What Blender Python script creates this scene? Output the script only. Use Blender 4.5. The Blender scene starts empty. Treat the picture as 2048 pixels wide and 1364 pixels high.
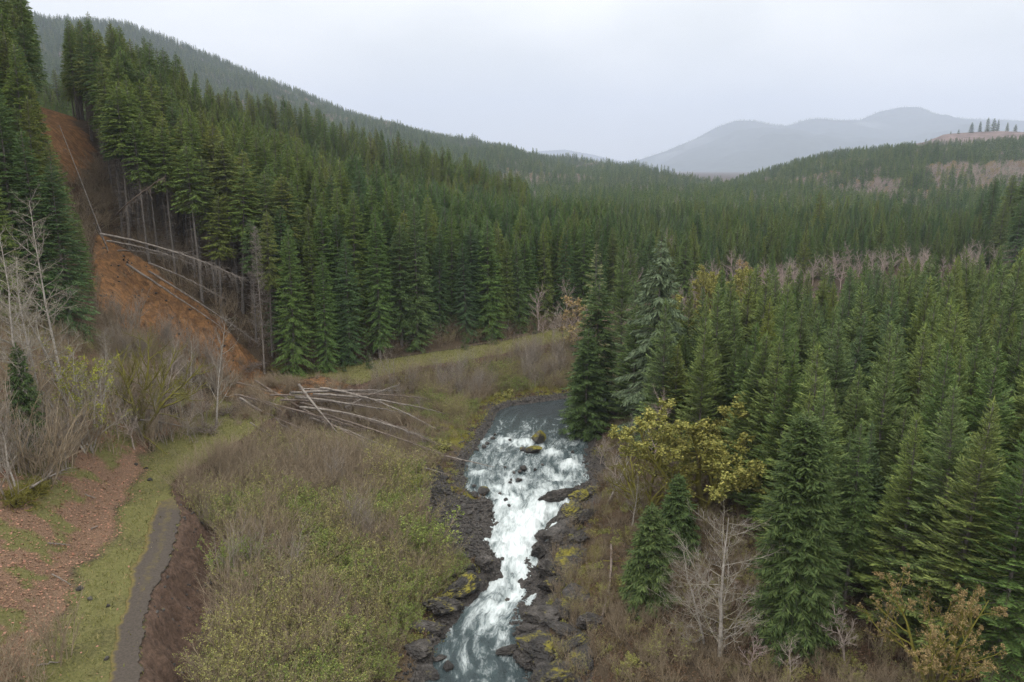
import bpy, bmesh, math, random
import numpy as np
from mathutils import Vector, Euler

S = bpy.context.scene
COL = S.collection
RAD = math.radians

# ------------------------------------------------------------------ camera
CAM_H, PITCH, FPX = 50.0, RAD(12.2), 1593.0
cam_d = bpy.data.cameras.new('camera')
cam = bpy.data.objects.new('camera', cam_d)
COL.objects.link(cam)
cam.location = (0, 0, CAM_H)
cam.rotation_euler = (RAD(90) - PITCH, 0, 0)
cam_d.lens, cam_d.sensor_width = 28.0, 36.0
cam_d.clip_start, cam_d.clip_end = 0.5, 30000
S.camera = cam

# ------------------------------------------------------------------ sky
W = bpy.data.worlds.new('World')
S.world = W
W.use_nodes = True
nt = W.node_tree
nt.nodes.clear()
SUN_EL, SUN_ROT = RAD(52), RAD(215)
out = nt.nodes.new('ShaderNodeOutputWorld')
bg = nt.nodes.new('ShaderNodeBackground')
bg.inputs['Strength'].default_value = 0.132
sky = nt.nodes.new('ShaderNodeTexSky')
sky.sky_type = 'NISHITA'
sky.sun_disc = False
sky.sun_elevation, sky.sun_rotation = SUN_EL, SUN_ROT
hs = nt.nodes.new('ShaderNodeHueSaturation')
hs.inputs['Saturation'].default_value = 0.45
tc = nt.nodes.new('ShaderNodeTexCoord')
mp = nt.nodes.new('ShaderNodeMapping')
mp.inputs['Scale'].default_value = (1.0, 1.0, 2.2)
nz = nt.nodes.new('ShaderNodeTexNoise')
nz.inputs['Scale'].default_value = 2.9
nz.inputs['Detail'].default_value = 5
nz.inputs['Roughness'].default_value = 0.45
rmp = nt.nodes.new('ShaderNodeValToRGB')
rmp.color_ramp.elements[0].position = 0.40
rmp.color_ramp.elements[0].color = (7.15, 7.2, 6.7, 1)
rmp.color_ramp.elements[1].position = 0.62
rmp.color_ramp.elements[1].color = (9.25, 9.1, 8.45, 1)
mx = nt.nodes.new('ShaderNodeMix')
mx.data_type = 'RGBA'
mx.inputs[0].default_value = 0.88
# overcast luminance: the dome is brighter overhead than at the horizon
sep = nt.nodes.new('ShaderNodeSeparateXYZ')
mr = nt.nodes.new('ShaderNodeMapRange')
mr.inputs['From Min'].default_value = 0.0
mr.inputs['From Max'].default_value = 1.0
mr.inputs['To Min'].default_value = 0.84
mr.inputs['To Max'].default_value = 2.45
vm = nt.nodes.new('ShaderNodeVectorMath')
vm.operation = 'SCALE'
L = nt.links.new
L(tc.outputs['Generated'], mp.inputs['Vector'])
L(mp.outputs[0], nz.inputs['Vector'])
L(nz.outputs['Fac'], rmp.inputs[0])
L(sky.outputs[0], hs.inputs['Color'])
L(hs.outputs[0], mx.inputs[6])
L(rmp.outputs[0], mx.inputs[7])
L(tc.outputs['Generated'], sep.inputs[0])
L(sep.outputs['Z'], mr.inputs['Value'])
L(mx.outputs[2], vm.inputs[0])
L(mr.outputs[0], vm.inputs['Scale'])
L(vm.outputs[0], bg.inputs['Color'])
L(bg.outputs[0], out.inputs['Surface'])

sun_d = bpy.data.lights.new('sun', 'SUN')
sun_d.energy, sun_d.angle, sun_d.color = 0.75, RAD(22), (1.0, 0.97, 0.92)
sun = bpy.data.objects.new('sun', sun_d)
COL.objects.link(sun)
sun.location = (-60, -40, 160)
sd = Vector((math.sin(SUN_ROT) * math.cos(SUN_EL), math.cos(SUN_ROT) * math.cos(SUN_EL), math.sin(SUN_EL)))
sun.rotation_euler = sd.to_track_quat('Z', 'Y').to_euler()

S.view_settings.view_transform = 'Standard'
S.view_settings.look = 'None'
S.view_settings.exposure = 0.08
S.view_settings.gamma = 1.0
S.view_settings.use_curve_mapping = False
S.render.engine = 'CYCLES'
cy = S.cycles
cy.max_bounces, cy.diffuse_bounces, cy.glossy_bounces, cy.transmission_bounces = 4, 2, 2, 2
cy.volume_bounces = 2
cy.use_denoising = True
cy.denoiser = 'OPENIMAGEDENOISE'
cy.denoising_prefilter = 'NONE'
cy.denoising_input_passes = 'RGB_ALBEDO_NORMAL'
cy.use_adaptive_sampling = True
cy.adaptive_threshold = 0.01
cy.sample_clamp_indirect = 4.0

# ------------------------------------------------------------------ small helpers
def _hash(ix, iy, iz, seed):
    h = (ix.astype(np.int64) * 374761393 + iy.astype(np.int64) * 668265263 + iz.astype(np.int64) * 2147483647 + seed * 974634777) & 0xFFFFFFFF
    h = ((h ^ (h >> 13)) * 1274126177) & 0xFFFFFFFF
    h = ((h ^ (h >> 15)) * 2246822519) & 0xFFFFFFFF
    return ((h ^ (h >> 16)) & 0xFFFFFF) / float(0xFFFFFF)

def vnoise(x, y, z=None, seed=0):
    x = np.asarray(x, float); y = np.asarray(y, float)
    z = np.zeros_like(x) if z is None else np.asarray(z, float)
    fx, fy, fz = np.floor(x), np.floor(y), np.floor(z)
    tx, ty, tz = x - fx, y - fy, z - fz
    tx, ty, tz = tx*tx*(3-2*tx), ty*ty*(3-2*ty), tz*tz*(3-2*tz)
    r = 0
    for a in (0, 1):
        for b in (0, 1):
            for c in (0, 1):
                w = (tx if a else 1-tx) * (ty if b else 1-ty) * (tz if c else 1-tz)
                r = r + w * _hash(fx+a, fy+b, fz+c, seed)
    return r

def fbm(x, y, z=None, oct=4, seed=0, gain=0.5):
    s, a, t, f = 0, 1.0, 0.0, 1.0
    for o in range(oct):
        s = s + a * vnoise(x*f, y*f, None if z is None else z*f, seed + o*17)
        t += a; a *= gain; f *= 2.03
    return s / t

def sat(x): return np.clip(x, 0, 1)
def sstep(a, b, x):
    t = sat((x - a) / (b - a)); return t*t*(3-2*t)
def smin(a, b, k):
    h = sat(0.5 + 0.5*(b-a)/k); return b*(1-h) + a*h - k*h*(1-h)
def norm(v): return v / np.maximum(np.linalg.norm(v, axis=-1, keepdims=True), 1e-9)

def mk_mesh(name, V, quads=None, tris=None, mats=(), qmat=None, tmat=None, smooth=True):
    V = np.ascontiguousarray(V, np.float32)
    q = np.zeros((0, 4), np.int32) if quads is None else np.asarray(quads, np.int32).reshape(-1, 4)
    t = np.zeros((0, 3), np.int32) if tris is None else np.asarray(tris, np.int32).reshape(-1, 3)
    me = bpy.data.meshes.new(name)
    me.vertices.add(len(V)); me.vertices.foreach_set('co', V.ravel())
    nl = q.size + t.size
    me.loops.add(nl); me.loops.foreach_set('vertex_index', np.concatenate([q.ravel(), t.ravel()]).astype(np.int32))
    n = len(q) + len(t)
    me.polygons.add(n)
    ls = np.concatenate([np.arange(len(q))*4, q.size + np.arange(len(t))*3]).astype(np.int32)
    me.polygons.foreach_set('loop_start', ls)
    for m in mats: me.materials.append(m)
    mi = np.zeros(n, np.int32)
    if qmat is not None: mi[:len(q)] = qmat
    if tmat is not None: mi[len(q):] = tmat
    me.polygons.foreach_set('material_index', mi)
    me.polygons.foreach_set('use_smooth', np.full(n, bool(smooth)))
    me.update(calc_edges=True)
    return me

def link(name, data, parent=None, loc=None, rot=None, scl=None):
    o = bpy.data.objects.new(name, data)
    COL.objects.link(o)
    if parent is not None: o.parent = parent
    if loc is not None: o.location = [float(v) for v in loc]
    if rot is not None: o.rotation_euler = [float(v) for v in rot]
    if scl is not None: o.scale = [float(v) for v in scl]
    return o

def tag(o, label=None, cat=None, group=None, kind=None):
    if label: o['label'] = label
    if cat: o['category'] = cat
    if group: o['group'] = group
    if kind: o['kind'] = kind
    return o

def grid_quads(nu, nv):
    a = np.arange(nu*nv).reshape(nu, nv)
    return np.stack([a[:-1, :-1], a[1:, :-1], a[1:, 1:], a[:-1, 1:]], -1).reshape(-1, 4)

# picture ray -> place on the ground (used only to find where a thing stands)
SP, CP = math.sin(PITCH), math.cos(PITCH)
def ray(u, v):
    cx, c = (u - 1024) / FPX, (682 - v) / FPX
    return np.array([cx, CP + c*SP, -SP + c*CP])
def at_z(u, v, z):
    d = ray(u, v); t = (z - CAM_H) / d[2]
    return np.array([d[0]*t, d[1]*t, z])
def at_t(u, v, t): return np.array([0, 0, CAM_H]) + ray(u, v) * t

# ------------------------------------------------------------------ the valley: curves in metres
def zw_of(y): return np.interp(y, [45, 84, 92, 112, 125, 140, 150, 300], [0, 0, .35, 2.0, 2.6, 3.1, 3.2, 4.2])
_edges = [(1364, 848, 1062), (1300, 866, 1040), (1240, 908, 1030), (1180, 975, 1062), (1120, 992, 1060), (1080, 962, 1084),
          (1040, 985, 1108), (1000, 975, 1150), (970, 925, 1168), (930, 928, 1172), (890, 958, 1172), (860, 975, 1175), (832, 988, 1168)]
RC = [(-10, -60, 6, 0), (-9, 20, 5.5, 0), (-5.5, 55, 5.2, 0)]
for v, l, r in _edges:
    z = 0.0
    for _ in range(4):
        a, b = at_z(l, v, z), at_z(r, v, z); z = float(zw_of(a[1]))
    RC.append(((a[0]+b[0])/2, a[1], (b[0]-a[0])/2, z))
RC += [(16, 156, 5.5, 3.3), (30, 160.5, 6, 3.4), (46, 171, 8, 3.5), (75, 190, 9, 3.7), (110, 215, 9, 3.9), (155, 245, 9, 4.0), (225, 275, 9, 4.2), (420, 325, 9, 4.2)]
RC = np.array(RC)

_lip = [(280, 1364), (284, 1290), (287, 1235), (302, 1190), (333, 1130), (350, 1080), (361, 1030), (346, 988), (343, 968), (372, 940), (412, 925), (442, 900), (502, 868)]
LIP = [(-27, -60), (-28, 20)] + [tuple(at_z(u, v, 10)[:2]) for u, v in _lip]
LIP += [tuple(at_z(u, v, 10)[:2]) for u, v in [(570, 815), (640, 782), (722, 768), (762, 752), (840, 733), (930, 720), (1060, 697), (1125, 680)]]
LIP += [(26, 208), (55, 228), (95, 258), (150, 288), (260, 320), (500, 380)]
LIP = np.array(LIP)
TOE = np.array([(-36, -60), (-36.5, 30), (-37, 55), (-44, 78), (-49, 98), (-51.5, 120), (-51, 146), (-46, 156), (-38, 162), (-26, 169.5), (-14, 178), (-1, 188), (9, 201), (20, 216), (48, 239), (88, 269), (145, 299), (255, 332), (500, 396)])

def pdist(x, y, P, extra=None):
    x = np.asarray(x, float); y = np.asarray(y, float)
    best = np.full(x.shape, 1e18); sgn = np.ones(x.shape); ex = [np.zeros(x.shape) for _ in range(P.shape[1]-2)]
    for i in range(len(P)-1):
        ax, ay = P[i, :2]; bx, by = P[i+1, :2]
        dx, dy = bx-ax, by-ay
        t = sat(((x-ax)*dx + (y-ay)*dy) / (dx*dx+dy*dy))
        qx, qy = x-ax-t*dx, y-ay-t*dy
        d = qx*qx + qy*qy
        m = d < best
        best = np.where(m, d, best)
        sgn = np.where(m, np.where(dx*qy - dy*qx >= 0, 1.0, -1.0), sgn)
        for k in range(len(ex)):
            ex[k] = np.where(m, P[i, 2+k]*(1-t) + P[i+1, 2+k]*t, ex[k])
    return np.sqrt(best), sgn, ex

CAPX = [-420, -200, -140, -107, -95, -78, -65, -53, -40, -25, -3, 30]
CAPZ = [88, 76, 70, 62, 50, 37, 32, 27, 22, 17, 12.5, 12]
SPX, SPZ = [-300, -180, -112, -81, -44, -6, 16, 40], [72, 66, 56, 46, 35, 23, 13, 11]
def fields(x, y):
    dl, sl, _ = pdist(x, y, LIP)
    dt, st, _ = pdist(x, y, TOE)
    dc, sc_, (hw, zw) = pdist(x, y, RC)
    return dict(dl=dl*sl, dt=dt*st, dr=dc-hw, side=sc_, zw=zw)

def H(x, y, F=None, fine=True):
    x = np.asarray(x, float); y = np.asarray(y, float)
    F = F or fields(x, y)
    dl, dt, dr, side, zw = F['dl'], F['dt'], F['dr'], F['side'], F['zw']
    far = sstep(60, 300, np.hypot(x, y-120))
    lump = (fbm(x*.045, y*.045, seed=3)-.5)
    # hill side of the lip
    slope = np.interp(y, [40, 80, 105, 140, 200], [.50, .62, .80, .90, .85])
    rise = np.maximum(dt, 0)
    rise = rise*sstep(-1, 5, rise)*slope
    cap = np.interp(x, CAPX, CAPZ) + np.where(y < 150, (150-y)*.12, 0) - .09*np.maximum(0, y-190)
    cap = np.maximum(cap, 12.0 + .006*np.maximum(0, y-200))
    zl = smin(10+rise, cap + lump*5, 6.0)
    win = np.exp(-((y-410)/70.)**2)
    sp = np.interp(x, SPX, SPZ)
    zl = zl*(1-win) + np.maximum(zl, sp)*win
    zl = np.where((y > 300) & (x < 0), zl*(1-sstep(300, 340, y)*(1-win)) + 12*sstep(300, 340, y)*(1-win), zl)
    zl = np.where(dt > 0, np.maximum(zl, 9.8) + lump*3.0*sat(dt/12), 10.0 + np.where(dt > -2.0, .12*(dt+2), 0)*1.0)
    # debris of the slide over the path
    deb = np.exp(-(((x+41)/7.5)**2 + ((y-139)/9.5)**2))
    zl = zl + deb*1.5
    # bank between lip and river
    a = np.maximum(-dl, 0); b = np.maximum(dr, 0)
    f = a/(a+b+1e-6)
    drop = np.interp(y, [50, 95, 130, 160, 260], [5.2, 3.6, 3.0, 2.6, 2.5])
    rough = (fbm(x*.5, y*.5, seed=9)-.5)
    z1 = 10 - drop*sstep(0.0, 1.0, (a + (rough*2.6 + (fbm(x*1.3, y*1.3, seed=15, oct=3)-.5)*1.6)*sat(a))/3.6) + deb*1.2
    zb = z1*(1-f) + (zw+.55)*f + lump*2.2*sat(a/5)*sat(b/6) + rough*.5*sat(a/2)*sat(b/2)
    # opposite bank
    rk = fbm(x*.35, y*.35, seed=21)
    zr = zw + (1.3+1.5*(rk-.4))*sstep(0, 4.5, b) + 1.3*sstep(5, 11, b) + .11*np.maximum(b-4, 0)
    zr = smin(zr, 11.5 + lump*3 + 0*zr, 2.0) + rough*.6*sat(b/2)
    z = np.where(dl >= 0, zl, np.where(side > 0, zb, zr))
    bed = zw - .9*sstep(0, 2.5, -dr)
    z = np.where((dr < 0) & (dl < 0), bed, z)
    gul = np.exp(-(((x+58)/16.)**2 + ((y-150)/17.)**2))*(dt > 2)
    z = z + gul*((fbm(x*.55+y*.62, y*.10-x*.08, seed=13, oct=4)-.5)*4.2 + (fbm(x*.8, y*.8, seed=14, oct=3)-.5)*1.7)
    if fine: z = z + (fbm(x*1.1, y*1.1, seed=31, oct=3)-.5)*.28*sat(np.abs(dt+3)/4)*(1-far)
    return z

def hit(u, v, t0=40, t1=520):
    d = ray(u, v)
    t = np.arange(t0, t1, .5)
    x, y, z = d[0]*t, d[1]*t, CAM_H + d[2]*t
    g = H(x, y)
    i = np.argmax(z <= g)
    if not (z <= g).any(): i = len(t)-1
    return np.array([x[i], y[i], g[i]])
def ground(x, y): return float(H(np.array([x]), np.array([y]))[0])

# ------------------------------------------------------------------ materials
def nmat(name):
    m = bpy.data.materials.new(name); m.use_nodes = True
    n = m.node_tree; b = n.nodes['Principled BSDF']
    b.inputs['Roughness'].default_value = .85
    b.inputs['Specular IOR Level'].default_value = .2
    return m, n, b
def N(n, t, **kw):
    o = n.nodes.new(t)
    for k, v in kw.items():
        if k in ('operation', 'data_type', 'blend_type', 'attribute_name', 'noise_dimensions', 'feature', 'distance'): setattr(o, k, v)
        else:
            o.inputs[k].default_value = v
    return o
def ramp(n, stops, interp='LINEAR'):
    r = n.nodes.new('ShaderNodeValToRGB'); r.color_ramp.interpolation = interp
    e = r.color_ramp.elements
    while len(e) < len(stops): e.new(.5)
    for el, (p, c) in zip(e, stops): el.position = p; el.color = (*c, 1)
    return r
def mix(n, fac, a, b, blend='MIX'):
    m = n.nodes.new('ShaderNodeMix'); m.data_type = 'RGBA'; m.blend_type = blend
    for i, s in ((0, fac), (6, a), (7, b)):
        if hasattr(s, 'links'): n.links.new(s, m.inputs[i])
        elif i == 0: m.inputs[0].default_value = s
        else: m.inputs[i].default_value = (*s, 1)
    return m.outputs[2]
def math_(n, op, a, b=None, c=None, clamp=False):
    m = n.nodes.new('ShaderNodeMath'); m.operation = op; m.use_clamp = clamp
    for i, s in enumerate((a, b, c)):
        if s is None: continue
        if hasattr(s, 'links'): n.links.new(s, m.inputs[i])
        else: m.inputs[i].default_value = s
    return m.outputs[0]
def noise(n, scale, detail=4, rough=.55, vec=None, dist=0):
    o = N(n, 'ShaderNodeTexNoise', Scale=scale, Detail=detail, Roughness=rough, Distortion=dist)
    if vec is not None: n.links.new(vec, o.inputs['Vector'])
    return o.outputs['Fac']
def objco(n): return n.nodes.new('ShaderNodeTexCoord').outputs['Object']
def bump(n, b, h, strength=.5, dist=.1):
    u = N(n, 'ShaderNodeBump', Strength=strength, Distance=dist)
    n.links.new(h, u.inputs['Height']); n.links.new(u.outputs[0], b.inputs['Normal'])

def needles(name, cols, rough=.75):
    """foliage: per-tree tint from the instance's random number, per-spray variation from its island"""
    m, n, b = nmat(name)
    oi = n.nodes.new('ShaderNodeObjectInfo'); ge = n.nodes.new('ShaderNodeNewGeometry')
    r = ramp(n, [(i/(len(cols)-1), c) for i, c in enumerate(cols)])
    n.links.new(oi.outputs['Random'], r.inputs[0])
    v = math_(n, 'MULTIPLY_ADD', ge.outputs['Random Per Island'], .85, .58)
    hsv = n.nodes.new('ShaderNodeHueSaturation')
    hh = math_(n, 'MULTIPLY_ADD', ge.outputs['Random Per Island'], -.035, .517)
    n.links.new(hh, hsv.inputs['Hue']); n.links.new(v, hsv.inputs['Value']); n.links.new(r.outputs[0], hsv.inputs['Color'])
    n.links.new(hsv.outputs[0], b.inputs['Base Color'])
    b.inputs['Roughness'].default_value = rough
    return m

def bark(name, c1, c2, moss=None, moss_amt=.5, scale=3.0):
    m, n, b = nmat(name)
    co = objco(n)
    f = noise(n, scale, 5, .65, co)
    r = ramp(n, [(.3, c1), (.7, c2)]); n.links.new(f, r.inputs[0])
    col = r.outputs[0]
    if moss:
        ge = n.nodes.new('ShaderNodeNewGeometry')
        sx = n.nodes.new('ShaderNodeSeparateXYZ'); n.links.new(ge.outputs['Normal'], sx.inputs[0])
        f2 = noise(n, 1.3, 4, .6, co)
        k = math_(n, 'ADD', math_(n, 'MULTIPLY', sx.outputs['Z'], .35), f2)
        rr = ramp(n, [(1-moss_amt-.12, (0, 0, 0)), (1-moss_amt+.12, (1, 1, 1))]); n.links.new(k, rr.inputs[0])
        col = mix(n, rr.outputs[0], col, moss)
    n.links.new(col, b.inputs['Base Color'])
    bump(n, b, noise(n, scale*6, 3, .6, co), .5, .03)
    return m

M = {}
M['young'] = needles('young_fir_needles', [(.100, .165, .042), (.140, .198, .066), (.170, .220, .056), (.112, .172, .074), (.200, .232, .050)])
M['dark'] = needles('dark_fir_needles', [(0.069, 0.128, 0.039), (0.084, 0.147, 0.046), (0.074, 0.130, 0.053), (0.117, 0.178, 0.041), (0.095, 0.163, 0.041)])
M['slope'] = needles('slope_fir_needles', [(0.100, 0.164, 0.043), (0.147, 0.196, 0.040), (0.087, 0.143, 0.049), (0.179, 0.198, 0.045), (0.114, 0.179, 0.040)])
M['spruce'] = needles('spruce_needles', [(.058, .096, .030), (.066, .104, .032), (.080, .115, .036)])
M['droop'] = needles('hemlock_needles', [(.115, .155, .085), (.13, .165, .10), (.105, .14, .085)])
M['olive'] = needles('olive_fir_needles', [(.19, .19, .08), (.17, .195, .085), (.20, .19, .085)])
M['bark'] = bark('fir_bark', (.10, .085, .075), (.22, .20, .185), (.10, .11, .05), .30)
M['dead'] = bark('grey_dead_wood', (.105, .085, .072), (.34, .30, .268), None, scale=1.6)
M['deadbrown'] = bark('brown_dead_wood', (.10, .075, .06), (.26, .21, .18), None)
M['pale'] = bark('pale_alder_bark', (.22, .195, .17), (.50, .46, .42), (.15, .13, .06), .26)
M['twig'] = bark('grey_brown_twig', (.27, .22, .19), (.46, .39, .34), None)
M['pinktwig'] = bark('reddish_twig', (.29, .22, .20), (.46, .37, .34), None)
M['mossbark'] = bark('mossy_bark', (.09, .07, .05), (.20, .16, .12), (.17, .155, .03), .66)
M['shrubtwig'] = bark('shrub_twig', (.19, .145, .10), (.37, .295, .205), None)
M['greyalder'] = bark('grey_alder_bark', (.20, .175, .155), (.44, .40, .36), (.13, .12, .05), .26)
M['saplingbark'] = bark('sapling_bark', (.17, .14, .115), (.38, .33, .28), None)
def leafmat(name, cols):
    m = needles(name, cols, .65)
    return m
M['yleaf'] = leafmat('yellow_green_leaf', [(.30, .30, .045), (.26, .28, .04), (.36, .32, .06)])
M['flower'] = leafmat('ochre_maple_flower', [(.28, .27, .07), (.24, .235, .055), (.32, .305, .09)])
M['bleaf'] = leafmat('budding_brown_leaf', [(.33, .25, .11), (.30, .22, .10), (.31, .26, .10)])
M['gleaf'] = leafmat('fresh_shrub_leaf', [(.25, .245, .075), (.29, .28, .085), (.21, .22, .07)])
M['sgreen'] = leafmat('bright_shrub_leaf', [(.15, .20, .045), (.18, .22, .05)])
M['rbrush'] = leafmat('brown_brush', [(.13, .080, .050), (.16, .105, .065), (.12, .095, .045)])

def rockmat():
    m, n, b = nmat('basalt')
    co = objco(n); ge = n.nodes.new('ShaderNodeNewGeometry')
    pos = ge.outputs['Position']
    f = noise(n, .8, 6, .65, pos)
    r = ramp(n, [(.32, (.016, .014, .013)), (.52, (.046, .039, .035)), (.74, (.13, .115, .105))]); n.links.new(f, r.inputs[0])
    oi = n.nodes.new('ShaderNodeObjectInfo')
    tint = math_(n, 'MULTIPLY_ADD', oi.outputs['Random'], .7, .65)
    hsv = n.nodes.new('ShaderNodeHueSaturation'); n.links.new(r.outputs[0], hsv.inputs['Color']); n.links.new(tint, hsv.inputs['Value'])
    sx = n.nodes.new('ShaderNodeSeparateXYZ'); n.links.new(ge.outputs['Normal'], sx.inputs[0])
    f2 = noise(n, .55, 5, .62, pos)
    at = N(n, 'ShaderNodeAttribute', attribute_name='moss'); at.attribute_type = 'OBJECT'
    k = math_(n, 'ADD', math_(n, 'MULTIPLY', sx.outputs['Z'], .28), math_(n, 'ADD', f2, at.outputs['Fac']))
    rr = ramp(n, [(.86, (0, 0, 0)), (.98, (1, 1, 1))]); n.links.new(k, rr.inputs[0])
    mc = ramp(n, [(.3, (.10, .095, .02)), (.7, (.26, .22, .025))]); n.links.new(noise(n, 2.2, 3, .6, pos), mc.inputs[0])
    n.links.new(mix(n, rr.outputs[0], hsv.outputs[0], mc.outputs[0]), b.inputs['Base Color'])
    ro = math_(n, 'MULTIPLY_ADD', rr.outputs[0], .4, .48); n.links.new(ro, b.inputs['Roughness'])
    b.inputs['Specular IOR Level'].default_value = .45
    bump(n, b, noise(n, 3.5, 6, .7, pos), .9, .25)
    return m
M['rock'] = rockmat()

def groundmat():
    m, n, b = nmat('valley_ground')
    pos = n.nodes.new('ShaderNodeNewGeometry').outputs['Position']
    def att(nm): return N(n, 'ShaderNodeAttribute', attribute_name=nm).outputs['Color']
    a1, a2, a3 = att('cover'), att('cover_two'), att('cover_three')
    s1, s2, s3 = (n.nodes.new('ShaderNodeSeparateColor') for _ in range(3))
    for a, s in ((a1, s1), (a2, s2), (a3, s3)): n.links.new(a, s.inputs[0])
    fine = noise(n, 3.0, 6, .7, pos); mid = noise(n, .45, 5, .6, pos); tiny = noise(n, 9.0, 4, .75, pos)
    def two(c1, c2, fac, lo=.35, hi=.65):
        r = ramp(n, [(lo, c1), (hi, c2)]); n.links.new(fac, r.inputs[0]); return r.outputs[0]
    col = two((.032, .025, .018), (.085, .062, .042), fine)
    def lay(col, mask, new, hard=.25):
        k = math_(n, 'ADD', mask, math_(n, 'MULTIPLY_ADD', fine, .7, -.35))
        k = math_(n, 'ADD', k, math_(n, 'MULTIPLY_ADD', tiny, .5, -.25))
        r = ramp(n, [(.5-hard, (0, 0, 0)), (.5+hard, (1, 1, 1))]); n.links.new(k, r.inputs[0])
        return mix(n, r.outputs[0], col, new)
    lit = two((.09, .055, .038), (.34, .21, .138), tiny, .37, .63)
    col = lay(col, s1.outputs[1], lit, .2)                                   # leaf litter
    gr = mix(n, mid, two((.07, .078, .024), (.20, .19, .065), tiny), two((.11, .115, .034), (.25, .22, .095), fine))
    col = lay(col, s1.outputs[2], gr, .25)                                   # grass
    br = two((.045, .034, .022), (.15, .108, .070), tiny)
    col = lay(col, s2.outputs[1], br, .25)                                   # brown brush floor
    soil = two((.060, .038, .028), (.165, .105, .075), noise(n, 1.4, 7, .72, pos))
    col = lay(col, s2.outputs[0], soil, .12)                                 # eroded bank
    fl = N(n, 'ShaderNodeMapping', Scale=(.55, .62, .12)); fl.inputs['Rotation'].default_value = (0, 0, .35); n.links.new(pos, fl.inputs['Vector'])
    fur = noise(n, 1.6, 7, .7, fl.outputs[0], .6)
    sl = mix(n, noise(n, 2.0, 7, .7, pos), two((.22, .100, .040), (.38, .195, .080), mid), two((.13, .066, .033), (.42, .225, .10), fine))
    fr_ = ramp(n, [(.45, (1, 1, 1)), (.57, (0, 0, 0))]); n.links.new(fur, fr_.inputs[0])
    sl = mix(n, math_(n, 'MULTIPLY', fr_.outputs[0], .58), sl, (.075, .047, .030))
    col = lay(col, s1.outputs[0], sl, .12)                                   # slide soil
    mo = two((.09, .085, .018), (.20, .175, .03), tiny)
    col = lay(col, s2.outputs[2], mo, .15)                                   # moss
    rk = two((.03, .027, .026), (.12, .105, .095), fine)
    col = lay(col, s3.outputs[0], rk, .12)                                   # river stones
    n.links.new(col, b.inputs['Base Color'])
    b.inputs['Roughness'].default_value = .95
    h = math_(n, 'ADD', fine, math_(n, 'MULTIPLY', tiny, .5))
    bump(n, b, h, .8, .35)
    return m
M['ground'] = groundmat()

# ------------------------------------------------------------------ ground sheet
def spaced(lo, hi, step, a, b, grow=1.09, cap=160):
    c = list(np.arange(lo, hi+1e-6, step)); s = step
    while c[-1] < b: s = min(s*grow, cap); c.append(c[-1]+s)
    s = step; f = []
    x = lo
    while x > a: s = min(s*grow, cap); x -= s; f.append(x)
    return np.array(f[::-1] + c)
GX = spaced(-66, 42, .55, -12500, 12500, cap=420)
GY = spaced(48, 178, .62, -80, 22500, cap=420)
gx, gy = np.meshgrid(GX, GY, indexing='ij')
GF = fields(gx, gy)
gz = H(gx, gy, GF)
gz = np.where(gy > 900, np.minimum(gz, 14), gz)
me = mk_mesh('ground', np.stack([gx, gy, gz], -1).reshape(-1, 3), grid_quads(len(GX), len(GY)), mats=[M['ground']])
def inpoly(x, y, P):
    r = np.zeros(x.shape, bool)
    j = len(P)-1
    for i in range(len(P)):
        xi, yi = P[i][:2]; xj, yj = P[j][:2]
        r ^= ((yi > y) != (yj > y)) & (x < (xj-xi)*(y-yi)/(yj-yi+1e-12)+xi)
        j = i
    return r
def soft(x, y, P, w):
    PP = np.array([p[:2] for p in P] + [P[0][:2]])
    d, _, _ = pdist(x, y, PP)
    d = np.where(inpoly(x, y, P), d, -d)
    return sstep(-w, w, d)
SLIDE_LOW = [hit(u, v) for u, v in [(560, 770), (520, 725), (430, 640), (335, 560), (255, 500), (205, 468), (188, 475), (186, 560), (200, 620), (260, 670), (330, 720), (430, 765), (470, 800), (540, 800), (620, 790), (700, 772), (640, 752)]]
SLIDE_TOP = [hit(u, v) for u, v in [(190, 330), (182, 290), (150, 250), (118, 205), (92, 198), (75, 235), (85, 300), (110, 350), (150, 370)]]
SCAR = [hit(u, v) for u, v in [(205, 468), (200, 400), (190, 340), (150, 350), (160, 430), (185, 480)]]
x, y = gx, gy
slide = np.maximum(soft(x, y, SLIDE_LOW, 1.6), np.maximum(soft(x, y, SLIDE_TOP, 1.5), 0*soft(x, y, SCAR, 1.5)))
dl, dt, dr, side, zw = (GF[k] for k in ('dl', 'dt', 'dr', 'side', 'zw'))
n1 = fbm(x*.16, y*.16, seed=5); n2 = fbm(x*.08, y*.08, seed=6); n3 = fbm(x*.35, y*.35, seed=8)
left = dl >= 0
grass = np.where(left, sstep(1.8, -1.2, dt + (n1-.5)*7 + (n3-.5)*3) * sstep(215, 190, y), 0) * (.62+.7*(n3-.3))
litter = np.where(left & (dt > -2), sstep(-1.5, 2.2, dt+(n1-.5)*7)*sstep(.30, .48, n2+.14)*sstep(210, 170, y), 0) * sstep(150, 110, y-0*x)
litter = np.maximum(litter, np.where(left, sstep(.5, 3, dt)*sstep(7, 4, dt)*sstep(.45, .6, n3)*(y > 150)*(y < 240)*.9, 0))
grass = np.maximum(grass, np.where(left & (dt > 3), sstep(.47, .62, n3)*.8*(y < 130), 0))
bankL = (dl < 0) & (side > 0)
soil = np.where(bankL, sstep(4.6, 3.0, np.where(y < 95, -dl, -dl+2.4)+(n3-.5)*2.2) * np.interp(y, [40, 88, 100, 132, 145, 400], [1, 1, .8, .8, .95, .9]), 0)
brush = np.where(bankL, .75, np.where(dl >= 0, .25*(dt > 0), .62*sstep(70, 25, dr)))
moss = np.where(bankL, sstep(.60, .74, n3)*sstep(20, 2, dr)*.9 + sstep(9, 3, dr)*sstep(.40, .56, n1)*.8*(y > 128), np.where(dl < 0, sstep(.50, .62, n3)*sstep(14, 3, dr)*.95, 0))
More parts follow.
